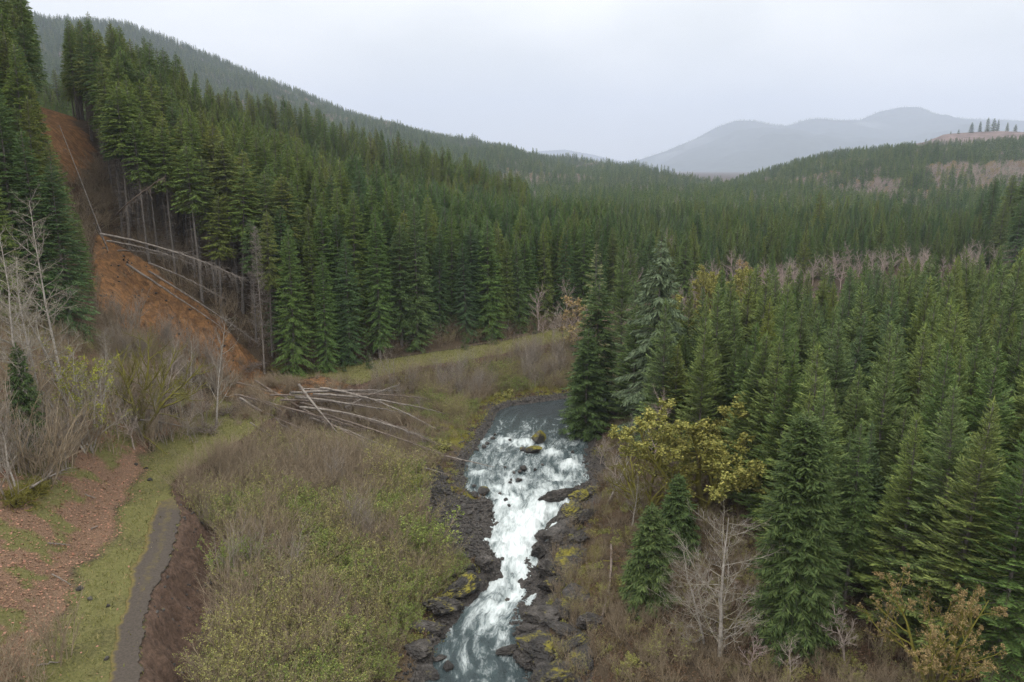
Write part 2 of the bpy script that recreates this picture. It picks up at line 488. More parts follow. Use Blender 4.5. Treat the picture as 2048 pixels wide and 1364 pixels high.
grassB = np.where(bankL, sstep(.46, .62, n1)*.62*sstep(3, 6, -dl), 0)
grass = np.maximum(grass, grassB)
BAR = [hit(u, v) for u, v in [(905, 985), (960, 1000), (1000, 1030), (1000, 1110), (950, 1120), (870, 1120), (840, 1040), (845, 960), (880, 930)]]
stones = np.maximum(np.where(dl < 0, sstep(2.2, .3, dr+(n3-.5)*1.6), 0), soft(x, y, BAR, 1.0))
stones = np.maximum(stones, np.where((dl < 0) & (side < 0), sstep(7.5, 4.0, dr+(n3-.5)*5)*sstep(140, 115, y), 0))
grass = grass*(1-slide)*np.where((y > 150) & left, sstep(-1.0, -2.6, dt+(n3-.5)*3)*.9+.1, 1)
brush = np.where((y > 150) & left & (dt > -1.5), .8, brush)*sstep(420, 300, y)
for nm, chans in (('cover', (slide, litter, grass)), ('cover_two', (soil, brush, moss)), ('cover_three', (stones, stones*0, stones*0))):
    a = me.color_attributes.new(nm, 'FLOAT_COLOR', 'POINT')
    c = np.ones((x.size, 4), np.float32)
    for i, ch in enumerate(chans): c[:, i] = np.clip(ch, 0, 1).ravel()
    a.data.foreach_set('color', c.ravel())
tag(link('ground', me), kind='structure')
GRASS = (x, y, grass)
print('ground', len(GX), len(GY))

# ------------------------------------------------------------------ path slab
def pathmat():
    m, n, b = nmat('worn_asphalt')
    pos = n.nodes.new('ShaderNodeNewGeometry').outputs['Position']
    at = N(n, 'ShaderNodeAttribute', attribute_name='edge'); s = n.nodes.new('ShaderNodeSeparateColor'); n.links.new(at.outputs['Color'], s.inputs[0])
    r = ramp(n, [(.35, (.050, .040, .033)), (.65, (.090, .074, .062))]); n.links.new(noise(n, 5, 6, .75, pos), r.inputs[0])
    mo = ramp(n, [(.3, (.10, .09, .032)), (.7, (.17, .125, .04))]); n.links.new(noise(n, 2.5, 4, .6, pos), mo.inputs[0])
    k = math_(n, 'ADD', s.outputs[0], math_(n, 'MULTIPLY_ADD', noise(n, 1.6, 5, .7, pos), 1.1, -.55))
    rr = ramp(n, [(.36, (0, 0, 0)), (.85, (.9, .9, .9))]); n.links.new(k, rr.inputs[0])
    c = mix(n, rr.outputs[0], r.outputs[0], mo.outputs[0])
    sp = noise(n, 16, 2, .5, pos); lf = ramp(n, [(.70, (0, 0, 0)), (.74, (1, 1, 1))]); n.links.new(sp, lf.inputs[0])
    c = mix(n, math_(n, 'MULTIPLY', lf.outputs[0], .55), c, (.27, .22, .08))
    n.links.new(c, b.inputs['Base Color'])
    bump(n, b, noise(n, 12, 4, .7, pos), .4, .03)
    return m
M['path'] = pathmat()
def path_slab():
    Lp = [(214, 1364), (228, 1290), (242, 1235), (252, 1190), (268, 1130), (290, 1080), (308, 1030), (322, 992), (338, 975)]
    Rp = [(280, 1364), (284, 1290), (287, 1235), (302, 1190), (333, 1130), (350, 1080), (361, 1030), (347, 990), (344, 976)]
    A = np.array([at_z(u, v, 10)[:2] for u, v in Lp]); B = np.array([at_z(u, v, 10)[:2] for u, v in Rp])
    A = np.vstack([A[0]+(A[0]-A[1])*np.array([[6], [3]])/3*1.0, A]); B = np.vstack([[B[0][0]+1.2, A[0][1]], [B[0][0]+.5, A[1][1]], B])
    ty = np.arange(A[0][1], A[-1][1], .22)
    ax = np.interp(ty, A[:, 1], A[:, 0]); o = np.argsort(B[:, 1]); bx = np.interp(ty, B[o, 1], B[o, 0])
    ax = ax + (fbm(ty*.6, ty*0, seed=41)-.5)*1.0 + (fbm(ty*3, ty*0, seed=43)-.5)*.25
    ax = ax + (bx-ax)*sstep(90.5, 93.5, ty+(fbm(ty*2., ty*0, seed=47)-.5)*2)*.85
    bx = bx + (fbm(ty*.9, ty*0, seed=44)-.5)*.7 + (fbm(ty*3.5, ty*0, seed=45)-.5)*.45
    k = np.linspace(0, 1, 22)
    X = ax[:, None]*(1-k) + bx[:, None]*k; Y = np.repeat(ty[:, None], 22, 1)
    Zt = 10.10 + .05*np.sin(k*math.pi)[None, :]*np.ones_like(X) + (fbm(X*.8, Y*.8, seed=46)-.5)*.05
    rings = [np.stack([X[:, :1], Y[:, :1], Zt[:, :1]*0+9.9], -1), np.stack([X, Y, Zt], -1), np.stack([X[:, -1:]-.02, Y[:, -1:], Zt[:, -1:]-.17], -1), np.stack([X[:, -1:]-.5, Y[:, -1:], Zt[:, -1:]*0+9.7], -1)]
    V = np.concatenate(rings, 1)
    m = mk_mesh('path', V.reshape(-1, 3), grid_quads(*V.shape[:2]), mats=[M['path']])
    e = np.zeros(V.shape[:2]); kk = np.concatenate([[0], k, [1, 1]])
    e[:] = np.maximum(np.exp(-((kk-.0)/.20)**2)*.95, np.exp(-((kk-.56)/.22)**2)*.50)[None, :]
    yy = V[..., 1]; e = np.where((kk[None, :] > .3), e*sstep(62, 72, yy), e); e = np.maximum(e, sstep(84, 93, yy)*.72); e[:, -2:] = 0
    c = np.ones((e.size, 4), np.float32); c[:, 0] = e.ravel()
    m.color_attributes.new('edge', 'FLOAT_COLOR', 'POINT').data.foreach_set('color', c.ravel())
    tag(link('path', m), kind='structure')
path_slab()

# ------------------------------------------------------------------ river
def watermat():
    m, n, b = nmat('river_water')
    uv = N(n, 'ShaderNodeAttribute', attribute_name='flow').outputs['Vector']
    fo = N(n, 'ShaderNodeAttribute', attribute_name='foam'); s = n.nodes.new('ShaderNodeSeparateColor'); n.links.new(fo.outputs['Color'], s.inputs[0])
    st = N(n, 'ShaderNodeMapping', Scale=(1.0, .30, 1)); n.links.new(uv, st.inputs['Vector'])
    f1 = noise(n, .50, 7, .60, st.outputs[0], 1.2); f2 = noise(n, 2.0, 6, .68, st.outputs[0], 1.6)
    k = math_(n, 'ADD', s.outputs[0], math_(n, 'ADD', math_(n, 'MULTIPLY_ADD', f1, 1.25, -.60), math_(n, 'MULTIPLY_ADD', f2, .8, -.38)))
    fr = ramp(n, [(.42, (0, 0, 0)), (.62, (.30, .30, .30)), (.80, (.72, .72, .72)), (1.0, (1, 1, 1))]); n.links.new(k, fr.inputs[0])
    milk = ramp(n, [(.15, (.030, .040, .045)), (.55, (.07, .10, .105)), (.9, (.28, .35, .345))])
    n.links.new(math_(n, 'ADD', s.outputs[0], math_(n, 'MULTIPLY_ADD', f1, .8, -.4)), milk.inputs[0])
    n.links.new(mix(n, fr.outputs[0], milk.outputs[0], (.74, .785, .80)), b.inputs['Base Color'])
    n.links.new(math_(n, 'MULTIPLY_ADD', fr.outputs[0], .6, .10), b.inputs['Roughness'])
    b.inputs['Specular IOR Level'].default_value = .5
    b.inputs['IOR'].default_value = 1.33
    w1 = noise(n, 1.1, 5, .6, st.outputs[0], .6); w2 = noise(n, 3.2, 4, .6, uv, .4)
    h = math_(n, 'ADD', math_(n, 'MULTIPLY', f2, .8), math_(n, 'ADD', w1, math_(n, 'MULTIPLY', w2, .4)))
    bump(n, b, h, .8, .35)
    return m
M['water'] = watermat()
def river():
    # resample the centreline
    P = RC[2:]; seg = np.hypot(np.diff(P[:, 0]), np.diff(P[:, 1])); s = np.concatenate([[0], np.cumsum(seg)])
    near = s[np.searchsorted(P[:, 1], 176)] if True else 0
    ss = np.concatenate([np.arange(0, near, .22), np.arange(near, s[-1], 2.5)])
    cx, cyy, hw, zz = (np.interp(ss, s, P[:, i]) for i in range(4))
    for arr in (cx, cyy, hw):
        k = np.ones(11)/11; arr[5:-5] = np.convolve(arr, k, 'valid')
    tx, ty = np.gradient(cx, ss), np.gradient(cyy, ss); l = np.hypot(tx, ty); nx, ny = ty/l, -tx/l
    k = np.linspace(-1, 1, 92)
    w = hw[:, None]*k + np.sign(k)*1.3*np.abs(k)**4
    X = cx[:, None] + nx[:, None]*w; Y = cyy[:, None] + ny[:, None]*w; SS = np.repeat(ss[:, None], 92, 1)
    foam = np.zeros_like(X)
    def blob(u, v, r, a, ry=None):
        p = at_z(u, v, float(zw_of(at_z(u, v, 1.5)[1])))
        nonlocal foam
        foam = np.maximum(foam, a*np.exp(-(((X-p[0])/r)**2 + ((Y-p[1])/(ry or r))**2)))
    for b in [(1045, 885, 3.2, .85), (1010, 880, 2.6, .7), (1105, 905, 3.0, .85), (1140, 930, 3.2, .85), (960, 945, 3.0, .72, 2.2), (1010, 955, 2.6, .62), (1120, 955, 3.4, .82), (1060, 900, 2.2, .75),
              (990, 975, 2.2, .85), (1040, 975, 2.6, .85), (950, 990, 2.0, .8), (1020, 1000, 3.2, .95), (1075, 985, 3.0, .85), (1150, 985, 1.8, .95), (1130, 1000, 2.6, .95), (1090, 1020, 3.4, 1.0),
              (1040, 1030, 3.4, 1.05), (1010, 1010, 2.0, .9), (1060, 1060, 3.4, 1.1), (1020, 1075, 3.0, 1.1), (1080, 1040, 2.6, 1.1), (1030, 1100, 3.0, 1.1), (985, 1085, 2.4, .95), (1030, 1130, 2.6, 1.0),
              (1040, 1160, 2.4, .95), (1025, 1190, 2.6, .95), (995, 1215, 2.6, .85), (985, 1245, 2.8, .72), (960, 1260, 2.2, .62), (1000, 1270, 2.4, .58), (960, 1300, 2.0, .52, 3), (975, 1345, 2.2, .45, 4), (935, 1330, 1.3, .55, 3), (1065, 880, 1.5, .5)]: blob(*b)
    base = np.interp(Y, [40, 66, 78, 90, 104, 120, 138, 146, 152, 300], [.22, .26, .36, .72, .74, .50, .42, .28, .10, .06])
    foam = np.maximum(foam, base)
    foam = foam - .18*sstep(.86, 1.0, np.abs(k))[None, :]*(Y > 120)
    turb = sstep(.25, .95, foam)
    f1 = fbm(w*.55, SS*.32, seed=51, oct=4); f2 = fbm(w*1.6, SS*1.0, seed=52, oct=3); f3 = fbm(w*.9, SS*.55, seed=55, oct=2)
    Z = zz[:, None] + turb*((f1-.5)*2.2 + (f2-.5)*.8 + (np.abs(f3-.5)*-1.2+.25)) + (1-turb)*(f2-.5)*.12
    Z = Z - np.where(np.abs(k) > .97, .35, 0)[None, :]
    V = np.stack([X, Y, Z], -1)
    m = mk_mesh('water', V.reshape(-1, 3), grid_quads(*X.shape), mats=[M['water']])
    c = np.ones((X.size, 4), np.float32); c[:, 0] = np.clip(foam, 0, 1.2).ravel()/1.0
    m.color_attributes.new('foam', 'FLOAT_COLOR', 'POINT').data.foreach_set('color', c.ravel())
    a = m.attributes.new('flow', 'FLOAT_VECTOR', 'POINT')
    a.data.foreach_set('vector', np.stack([w, SS, np.zeros_like(w)], -1).astype(np.float32).ravel())
    tag(link('river_water', m), kind='structure')
river()

# ------------------------------------------------------------------ geometry builders for plants
def tubes(P, R, sides):
    """P (B,n,3), R (B,n) -> vertices and quads of B tapered tubes"""
    B, n, _ = P.shape
    T = norm(np.gradient(P, axis=1))
    ref = np.where(np.abs(T[:, :1, 2:3]) > .8, np.array([1., 0, 0]), np.array([0, 0, 1.]))
    n1 = norm(np.cross(T, np.broadcast_to(ref, T.shape))); n2 = np.cross(T, n1)
    a = np.arange(sides)*2*math.pi/sides
    V = P[:, :, None] + R[:, :, None, None]*(np.cos(a)[None, None, :, None]*n1[:, :, None] + np.sin(a)[None, None, :, None]*n2[:, :, None])
    i = np.arange(B*n*sides).reshape(B, n, sides)
    j = np.roll(i, -1, 2)
    Q = np.stack([i[:, :-1], j[:, :-1], j[:, 1:], i[:, 1:]], -1).reshape(-1, 4)
    return V.reshape(-1, 3), Q

class Acc:
    def __init__(s): s.V, s.Q, s.M, s.n = [], [], [], 0
    def add(s, V, Q, mi=0):
        s.V.append(V); s.Q.append(Q + s.n); s.M.append(np.full(len(Q), mi)); s.n += len(V)
    def mesh(s, name, mats, smooth=True):
        return mk_mesh(name, np.concatenate(s.V), np.concatenate(s.Q), mats=mats, qmat=np.concatenate(s.M), smooth=smooth)

def blades(root, d, side, ln, wd, fold):
    """narrow four-sided sprays: root, two shoulders, tip"""
    d = norm(d); side = norm(side - d*np.sum(side*d, -1, keepdims=True)); up = np.cross(side, d)
    mid = root + d*(ln*.45)[:, None]
    V = np.stack([root, mid + side*(wd*.5)[:, None] - up*(fold*wd)[:, None], root + d*ln[:, None], mid - side*(wd*.5)[:, None] - up*(fold*wd)[:, None]], 1)
    return V.reshape(-1, 3), np.arange(len(root)*4).reshape(-1, 4)

def fir(seed, Ht, base=.04, R=3.6, p=.85, el_top=38, el_low=-8, droop=.12, uptip=.0, gap=.50, per=5, bl=.85, bw=.20, hang=.25, mats=('young',), step=.30, ragged=.3, dead=0, lean=0.0, r0=None):
    g = np.random.default_rng(seed)
    # trunk
    zz = np.linspace(-.8, Ht*.985, 14)
    off = np.stack([np.sin(zz*.13+seed)*.12, np.cos(zz*.11+seed)*.12, zz], -1)
    off[:, :2] *= sat(zz/4)[:, None]
    r0 = r0 or Ht*.0105
    rr = r0*(1-.93*sat(zz/Ht)**.9) + .10*r0*np.exp(-np.maximum(zz, 0)*2)
    tv, tq = tubes(off[None], rr[None], 7)
    trunk = mk_mesh('trunk', tv, tq, mats=[M['bark']])
    cr = Acc()
    zb = Ht*base
    zs = []
    z = zb
    while z < Ht*.975:
        zs.append(z); z += gap*(1.05 - .55*(z-zb)/(Ht-zb))*g.uniform(.75, 1.25)
    B = np.repeat(np.array(zs), per); B = B + g.uniform(-.24, .24, len(B))
    az = np.repeat(g.uniform(0, 6.28, len(zs)), per) + np.tile(np.arange(per)*6.2832/per, len(zs)) + g.normal(0, .38, len(B))
    m0 = g.random(len(B)) > .13
    B = np.clip(B[m0], 0, Ht*.985); az = az[m0]
    f = (B-zb)/(Ht-zb); f = sat(f)
    prof = (1-f)**p
    prof = prof*np.where(f < .12, .72+.28*f/.12, 1)
    ln = (R*prof*g.uniform(1-ragged, 1+ragged*.55, len(B)) + .22)
    el = np.radians(el_low + (el_top-el_low)*f**1.1 + g.normal(0, 6, len(B)))
    ns = 9
    s = np.linspace(0, 1, ns)
    hd = np.stack([np.cos(az), np.sin(az)], -1)
    def pos(bi, t):
        x = ln[bi]*t*np.cos(el[bi])
        zc = ln[bi]*t*np.sin(el[bi]) - droop*ln[bi]*t*t + uptip*ln[bi]*t**3
        base_xy = np.stack([np.interp(B[bi], zz, off[:, 0]), np.interp(B[bi], zz, off[:, 1])], -1)
        return np.concatenate([base_xy + hd[bi]*x[:, None], (B[bi]+zc)[:, None]], -1)
    bi = np.repeat(np.arange(len(B)), 5); tt = np.tile(np.linspace(0, 1, 5), len(B))
    bp = pos(bi, tt).reshape(len(B), 5, 3)
    br = (.010+.011*ln)[:, None]*(1-.85*np.linspace(0, 1, 5))[None]
    v, q = tubes(bp, br, 3); cr.add(v, q, 1)
    # side sprays
    cnt = np.maximum((ln/step).astype(int), 2)
    bi = np.repeat(np.arange(len(B)), cnt)
    t = np.concatenate([(np.arange(c)+g.uniform(.2, .8))/c for c in cnt])
    t = .10 + .90*t
    for sgn in (-1, 1):
        tj = np.clip(t + g.uniform(-.03, .03, len(t)), .05, 1)
        p0 = pos(bi, tj); tg = norm(pos(bi, tj+.02) - pos(bi, tj-.02))
        sd_ = np.stack([-hd[bi, 1], hd[bi, 0], np.zeros(len(bi))], -1)*sgn
        a = np.radians(g.uniform(32, 68, len(bi)))[:, None]
        d = tg*np.cos(a) + sd_*np.sin(a)
        d[:, 2] -= hang*g.uniform(.3, 1.5, len(bi))
        lb = bl*(.35+.65*np.sin(math.pi*np.clip(.16+.80*(1-tj), 0, 1)))*np.clip(ln[bi]/2.0, .35, 1)*g.uniform(.6, 1.3, len(bi))
        nrm = np.cross(d, np.array([0, 0, 1.])) + g.normal(0, .35, d.shape)
        v, q = blades(p0, d, nrm, lb, lb*bw/.85*1.05+.05, g.uniform(-.1, .45, len(bi))); cr.add(v, q, 0)
        # second order tips, gives the feathered outline
        m_ = g.random(len(bi)) < .55
        p1 = p0[m_] + norm(d[m_])*(lb[m_]*g.uniform(.3, .7, m_.sum()))[:, None]
        d2 = norm(d[m_]) + tg[m_]*.9 + g.normal(0, .25, (m_.sum(), 3)); l2 = lb[m_]*g.uniform(.45, .8, m_.sum())
        v, q = blades(p1, d2, g.normal(0, 1, d2.shape), l2, l2*.22+.03, np.zeros(len(l2))); cr.add(v, q, 0)
    # tips along the axis
    for k in (.35, .62, .86):
        p0 = pos(np.arange(len(B)), np.full(len(B), k)); d = norm(pos(np.arange(len(B)), np.full(len(B), min(k+.1, 1.))) - p0)
        v, q = blades(p0, d, g.normal(0, 1, d.shape), ln*.30*g.uniform(.8, 1.2, len(B)) + .12, np.full(len(B), bw*.9), np.full(len(B), .2)); cr.add(v, q, 0)
    # leader
    d = np.array([[0, 0, 1.]]*5) + g.normal(0, .12, (5, 3)); top = np.repeat(off[-1:], 5, 0) - np.array([0, 0, .3])
    v, q = blades(top, d, g.normal(0, 1, (5, 3)), np.full(5, .9), np.full(5, .14), np.zeros(5)); cr.add(v, q, 0)
    if dead:
        nb = dead; zq = g.uniform(Ht*.06, Ht*(base+.08), nb); aq = g.uniform(0, 6.28, nb); lq = R*.75*g.uniform(.4, 1, nb)
        h2 = np.stack([np.cos(aq), np.sin(aq)], -1); tq = np.linspace(0, 1, 5)
        dp = np.concatenate([h2[:, None]*(lq[:, None]*tq)[..., None], (zq[:, None] - .22*lq[:, None]*tq**1.5)[..., None]], -1)
        v, q = tubes(dp, .035*(1-.8*tq)[None]*np.ones((nb, 1)), 3); cr.add(v, q, 2)
    crown = cr.mesh('crown', [M[mats[0]], M['bark'], M['dead']], smooth=False)
    return trunk, crown

def branching(seed, levels, trunk_pts=None, trunks=1, Ht=10, r0=.15, spread=.25, wig=.10, start_lean=.15, trop=.04):
    """levels: list of dicts n, t0, t1, ang, len (fraction of parent's), r, trop, wig, npts. Returns list of (P,R) per level, twig ends."""
    g = np.random.default_rng(seed)
    out_ = []
    B = trunks
    st = np.zeros((B, 3)); st[:, 2] = -.4
    if B > 1: st[:, :2] = g.normal(0, .22, (B, 2))
    az = g.uniform(0, 6.28, B) if B == 1 else np.arange(B)*6.28/B + g.uniform(-.5, .5, B)
    d = norm(np.stack([np.cos(az)*start_lean, np.sin(az)*start_lean, np.ones(B)], -1)*np.array([1, 1, 1]))
    if B > 1: d = norm(np.stack([np.cos(az)*spread*g.uniform(.3, 1.4, B), np.sin(az)*spread*g.uniform(.3, 1.4, B), np.ones(B)], -1))
    ln = Ht*g.uniform(.78, 1.05, B); rr = r0*g.uniform(.6, 1.05, B) if B > 1 else np.array([r0]*B)
    def grow(st, d, ln, rr, npts, trop, wig, taper):
        P = [st]; dd = d.copy()
        for k in range(npts-1):
            P.append(P[-1] + dd*(ln/(npts-1))[:, None])
            dd = norm(dd + np.array([0, 0, trop]) + g.normal(0, wig, dd.shape))
        P = np.stack(P, 1); R_ = rr[:, None]*(1-(1-taper)*np.linspace(0, 1, npts)[None]**.9)
        return P, R_
    P, R_ = grow(st, d, ln, rr, 12, trop, wig, .16)
    out_.append((P, R_))
    L_par, r_par = ln, rr
    for lv in levels:
        nb = len(P); n = lv['n']
        pi = np.repeat(np.arange(nb), n)
        t = lv['t0'] + (lv['t1']-lv['t0'])*(np.tile((np.arange(n)+.5)/n, nb) + g.uniform(-.5, .5, nb*n)/n)
        t = np.clip(t, .02, .999)
        npar = P.shape[1]; fi = t*(npar-1); i0 = np.clip(fi.astype(int), 0, npar-2); fr = (fi-i0)[:, None]
        p0 = P[pi, i0]*(1-fr) + P[pi, i0+1]*fr; tg = norm(P[pi, i0+1]-P[pi, i0])
        rp = R_[pi, i0]*(1-fr[:, 0]) + R_[pi, i0+1]*fr[:, 0]
        rnd = g.normal(0, 1, tg.shape); per = norm(rnd - tg*np.sum(rnd*tg, -1, keepdims=True))
        if lv.get('spin'):
            a0 = np.arange(len(pi))*2.4 + g.uniform(-.4, .4, len(pi)); ref = np.where(np.abs(tg[:, 2:3]) > .8, np.array([1., 0, 0]), np.array([0, 0, 1.]))
            e1 = norm(np.cross(tg, ref)); e2 = np.cross(tg, e1); per = e1*np.cos(a0)[:, None] + e2*np.sin(a0)[:, None]
        an = np.radians(lv['ang'] + g.normal(0, lv.get('angj', 9), len(pi)))[:, None]
        d = norm(tg*np.cos(an) + per*np.sin(an))
        shape = lv.get('shape', lambda t: 1 - .65*t)(t)
        ln = L_par[pi]*lv['len']*shape*g.uniform(.65, 1.2, len(pi))
        rr = np.minimum(rp*.8, lv['r']*g.uniform(.75, 1.2, len(pi))*np.clip(ln/np.maximum(np.median(ln), .01), .5, 1.5))
        P, R_ = grow(p0, d, ln, rr, lv.get('npts', 6), lv.get('trop', .05), lv.get('wig', .12), lv.get('taper', .25))
        out_.append((P, R_)); L_par = ln
    return out_, g

def woody(name_parts, seed, levels, mats, leaf=None, leaf_n=0, leaf_s=.2, leaf_where=(.4, 1), leaf_levels=1, **kw):
    """bare or budding broadleaf tree: trunk mesh, branches mesh, optional foliage mesh"""
    out_, g = branching(seed, levels, **kw)
    v, q = tubes(*out_[0], 7); trunk = mk_mesh('trunk', v, q, mats=[M[mats[0]]])
    a = Acc()
    for i, (P, R_) in enumerate(out_[1:]):
        v, q = tubes(P, R_, 4 if i == 0 else 3); a.add(v, q, 0 if i < len(out_)-2 else 1)
    br = a.mesh('branches', [M[mats[1]], M[mats[2]]])
    fol = None
    if leaf and leaf_n:
        l = Acc()
        for P, R_ in out_[-leaf_levels:]:
            k = leaf_n*len(P)//max(1, leaf_levels)
            bi = g.integers(0, len(P), k); t = g.uniform(*leaf_where, k)*(P.shape[1]-1); i0 = np.clip(t.astype(int), 0, P.shape[1]-2); fr = (t-i0)[:, None]
            p = P[bi, i0]*(1-fr)+P[bi, i0+1]*fr + g.normal(0, leaf_s*.5, (k, 3))
            d = g.normal(0, 1, (k, 3)); d[:, 2] -= .3; lb = leaf_s*g.uniform(.6, 1.5, k)
            v, q = blades(p, d, g.normal(0, 1, (k, 3)), lb, lb*.75, np.zeros(k)); l.add(v, q, 0)
        fol = l.mesh('foliage', [M[leaf]], smooth=False)
    return trunk, br, fol

def rock_mesh(name, seed, sub=3, cuts=14, rough=.30, squash=(1, 1, .7), fq=1.3, mat='rock'):
    bm = bmesh.new(); bmesh.ops.create_icosphere(bm, subdivisions=sub, radius=1)
    V = np.array([v.co[:] for v in bm.verts]); T = np.array([[v.index for v in f.verts] for f in bm.faces]); bm.free()
    g = np.random.default_rng(seed)
    r = 1 + rough*2*(fbm(V[:, 0]*fq+seed, V[:, 1]*fq, V[:, 2]*fq+9, oct=3, seed=seed)-.5)
    V = V*r[:, None]
    for _ in range(cuts):
        n_ = norm(g.normal(0, 1, 3)); c = g.uniform(.55, .88); d = V@n_ - c
        V = V - n_*np.where(d > 0, d*.85, 0)[:, None]
    if sub >= 4:
        rd = np.abs(fbm(V[:, 0]*3.1, V[:, 1]*3.1, V[:, 2]*3.1, oct=4, seed=seed+5)-.5)
        V = V*(1 - .42*np.exp(-(rd/.035)**2)*.22 + .55*(fbm(V[:, 0]*4.2, V[:, 1]*4.2, V[:, 2]*4.2, oct=4, seed=seed+6, gain=.62)-.5))[:, None]
    V = V*np.array(squash)
    return mk_mesh(name, V, tris=T, mats=[M[mat]], smooth=False)

# ------------------------------------------------------------------ scatter for masses (kind stuff)
def scatter(name, pts, protos, variant, scl, rotz, tilt=None, label=None):
    """pts Nx3; protos: list of lists of objects already standing in the scene, whose meshes are reused"""
    n = len(pts)
    me = bpy.data.meshes.new(name); me.vertices.add(n); me.vertices.foreach_set('co', np.asarray(pts, np.float32).ravel())
    def attr(nm, ty, arr, key):
        a = me.attributes.new(nm, ty, 'POINT'); a.data.foreach_set(key, np.ascontiguousarray(arr).ravel())
    attr('kind_index', 'INT', np.asarray(variant, np.int32), 'value')
    s = np.asarray(scl, np.float32); s = np.repeat(s[:, None], 3, 1) if s.ndim == 1 else s
    attr('size', 'FLOAT_VECTOR', s.astype(np.float32), 'vector')
    r = np.zeros((n, 3), np.float32); r[:, 2] = rotz
    if tilt is not None: r[:, :2] = tilt
    attr('turn', 'FLOAT_VECTOR', r, 'vector')
    o = link(name, me)
    ng = bpy.data.node_groups.new(name, 'GeometryNodeTree')
    ng.interface.new_socket('Geometry', in_out='INPUT', socket_type='NodeSocketGeometry')
    ng.interface.new_socket('Geometry', in_out='OUTPUT', socket_type='NodeSocketGeometry')
    gi = ng.nodes.new('NodeGroupInput'); go = ng.nodes.new('NodeGroupOutput')
    iop = ng.nodes.new('GeometryNodeInstanceOnPoints'); jn = ng.nodes.new('GeometryNodeJoinGeometry')
    for pr in reversed(protos):
        gt = ng.nodes.new('GeometryNodeGeometryToInstance'); one = ng.nodes.new('GeometryNodeJoinGeometry'); ng.links.new(one.outputs[0], gt.inputs[0])
        for ob in pr:
            oi = ng.nodes.new('GeometryNodeObjectInfo'); oi.transform_space = 'ORIGINAL'
            oi.inputs['Object'].default_value = ob; oi.inputs['As Instance'].default_value = False
            ng.links.new(oi.outputs['Geometry'], one.inputs[0])
        ng.links.new(gt.outputs[0], jn.inputs[0])
    def na(nm, ty):
        a = ng.nodes.new('GeometryNodeInputNamedAttribute'); a.data_type = ty; a.inputs['Name'].default_value = nm; return a.outputs[0]
    ng.links.new(gi.outputs[0], iop.inputs['Points']); ng.links.new(jn.outputs[0], iop.inputs['Instance'])
    iop.inputs['Pick Instance'].default_value = True
    ng.links.new(na('kind_index', 'INT'), iop.inputs['Instance Index'])
    e2r = ng.nodes.new('FunctionNodeEulerToRotation'); ng.links.new(na('turn', 'FLOAT_VECTOR'), e2r.inputs[0])
    ng.links.new(e2r.outputs[0], iop.inputs['Rotation']); ng.links.new(na('size', 'FLOAT_VECTOR'), iop.inputs['Scale'])
    ng.links.new(iop.outputs[0], go.inputs[0])
    md = o.modifiers.new('scatter', 'NODES'); md.node_group = ng
    tag(o, label, kind='stuff')
    return o

# ------------------------------------------------------------------ far hills
def hillmat():
    m, n, b = nmat('wooded_hill_soil')
    pos = n.nodes.new('ShaderNodeNewGeometry').outputs['Position']
    r = ramp(n, [(.35, (.035, .045, .025)), (.6, (.09, .072, .05))]); n.links.new(noise(n, .012, 6, .65, pos), r.inputs[0])
    n.links.new(r.outputs[0], b.inputs['Base Color'])
    return m
M['hill'] = hillmat()
def cutmat():
    m, n, b = nmat('logged_slope')
    pos = n.nodes.new('ShaderNodeNewGeometry').outputs['Position']
    r = ramp(n, [(.35, (.10, .075, .07)), (.6, (.19, .14, .13))]); n.links.new(noise(n, .03, 6, .7, pos), r.inputs[0])
    n.links.new(r.outputs[0], b.inputs['Base Color'])
    return m
M['cut'] = cutmat()
def pineslope():
    m, n, b = nmat('distant_forest')
    pos = n.nodes.new('ShaderNodeNewGeometry').outputs['Position']
    r = ramp(n, [(.3, (.020, .034, .02)), (.7, (.055, .07, .04))]); n.links.new(noise(n, .02, 7, .7, pos), r.inputs[0])
    n.links.new(r.outputs[0], b.inputs['Base Color'])
    return m
M['distant'] = pineslope()

HILLS = {}
def hill(key, name, ridge, foot, tree_h, mat, amp, ns=140, nw=70, p=1.0, back=500, step_noise=120., far_k=1.0, foot_k=1.0):
    """ridge: list of (u, v, t) of its wooded skyline; foot: list of (X, Y, Z)"""
    r = np.array([at_t(u, v, t*far_k) for u, v, t in ridge]); r[:, 2] -= tree_h
    f = np.array(foot, float)*np.array([foot_k, foot_k, 1])
    def rs(P, k):
        s = np.concatenate([[0], np.cumsum(np.hypot(np.diff(P[:, 0]), np.diff(P[:, 1])))]); return np.stack([np.interp(k*s[-1], s, P[:, i]) for i in range(3)], -1)
    k = np.linspace(0, 1, ns); A, F_ = rs(r, k), rs(f, k)
    w = np.linspace(0, 1, nw)[None, :, None]
    P = A[:, None]*(1-w) + F_[:, None]*w
    P[..., 2] = A[:, None, 2]*(1-w[..., 0]**p) + F_[:, None, 2]*w[..., 0]**p
    nn = (fbm(P[..., 0]/step_noise, P[..., 1]/step_noise, seed=len(name)*7, oct=5)-.5)
    P[..., 2] += nn*amp*np.sin(np.clip(w[..., 0], 0, 1)*math.pi)**.7
    d = norm((A-F_)*np.array([1, 1, 0]))
    bk = np.stack([A + d*back*q + np.array([0, 0, -1.])*(q**1.3)*A[:, 2:3]*.8 for q in (1., .66, .33, .1)], 1)
    Q = np.concatenate([bk, P], 1)
    m = mk_mesh(name, Q.reshape(-1, 3), grid_quads(*Q.shape[:2]), mats=[M[mat]])
    tag(link(name, m), kind='structure')
    HILLS[key] = P
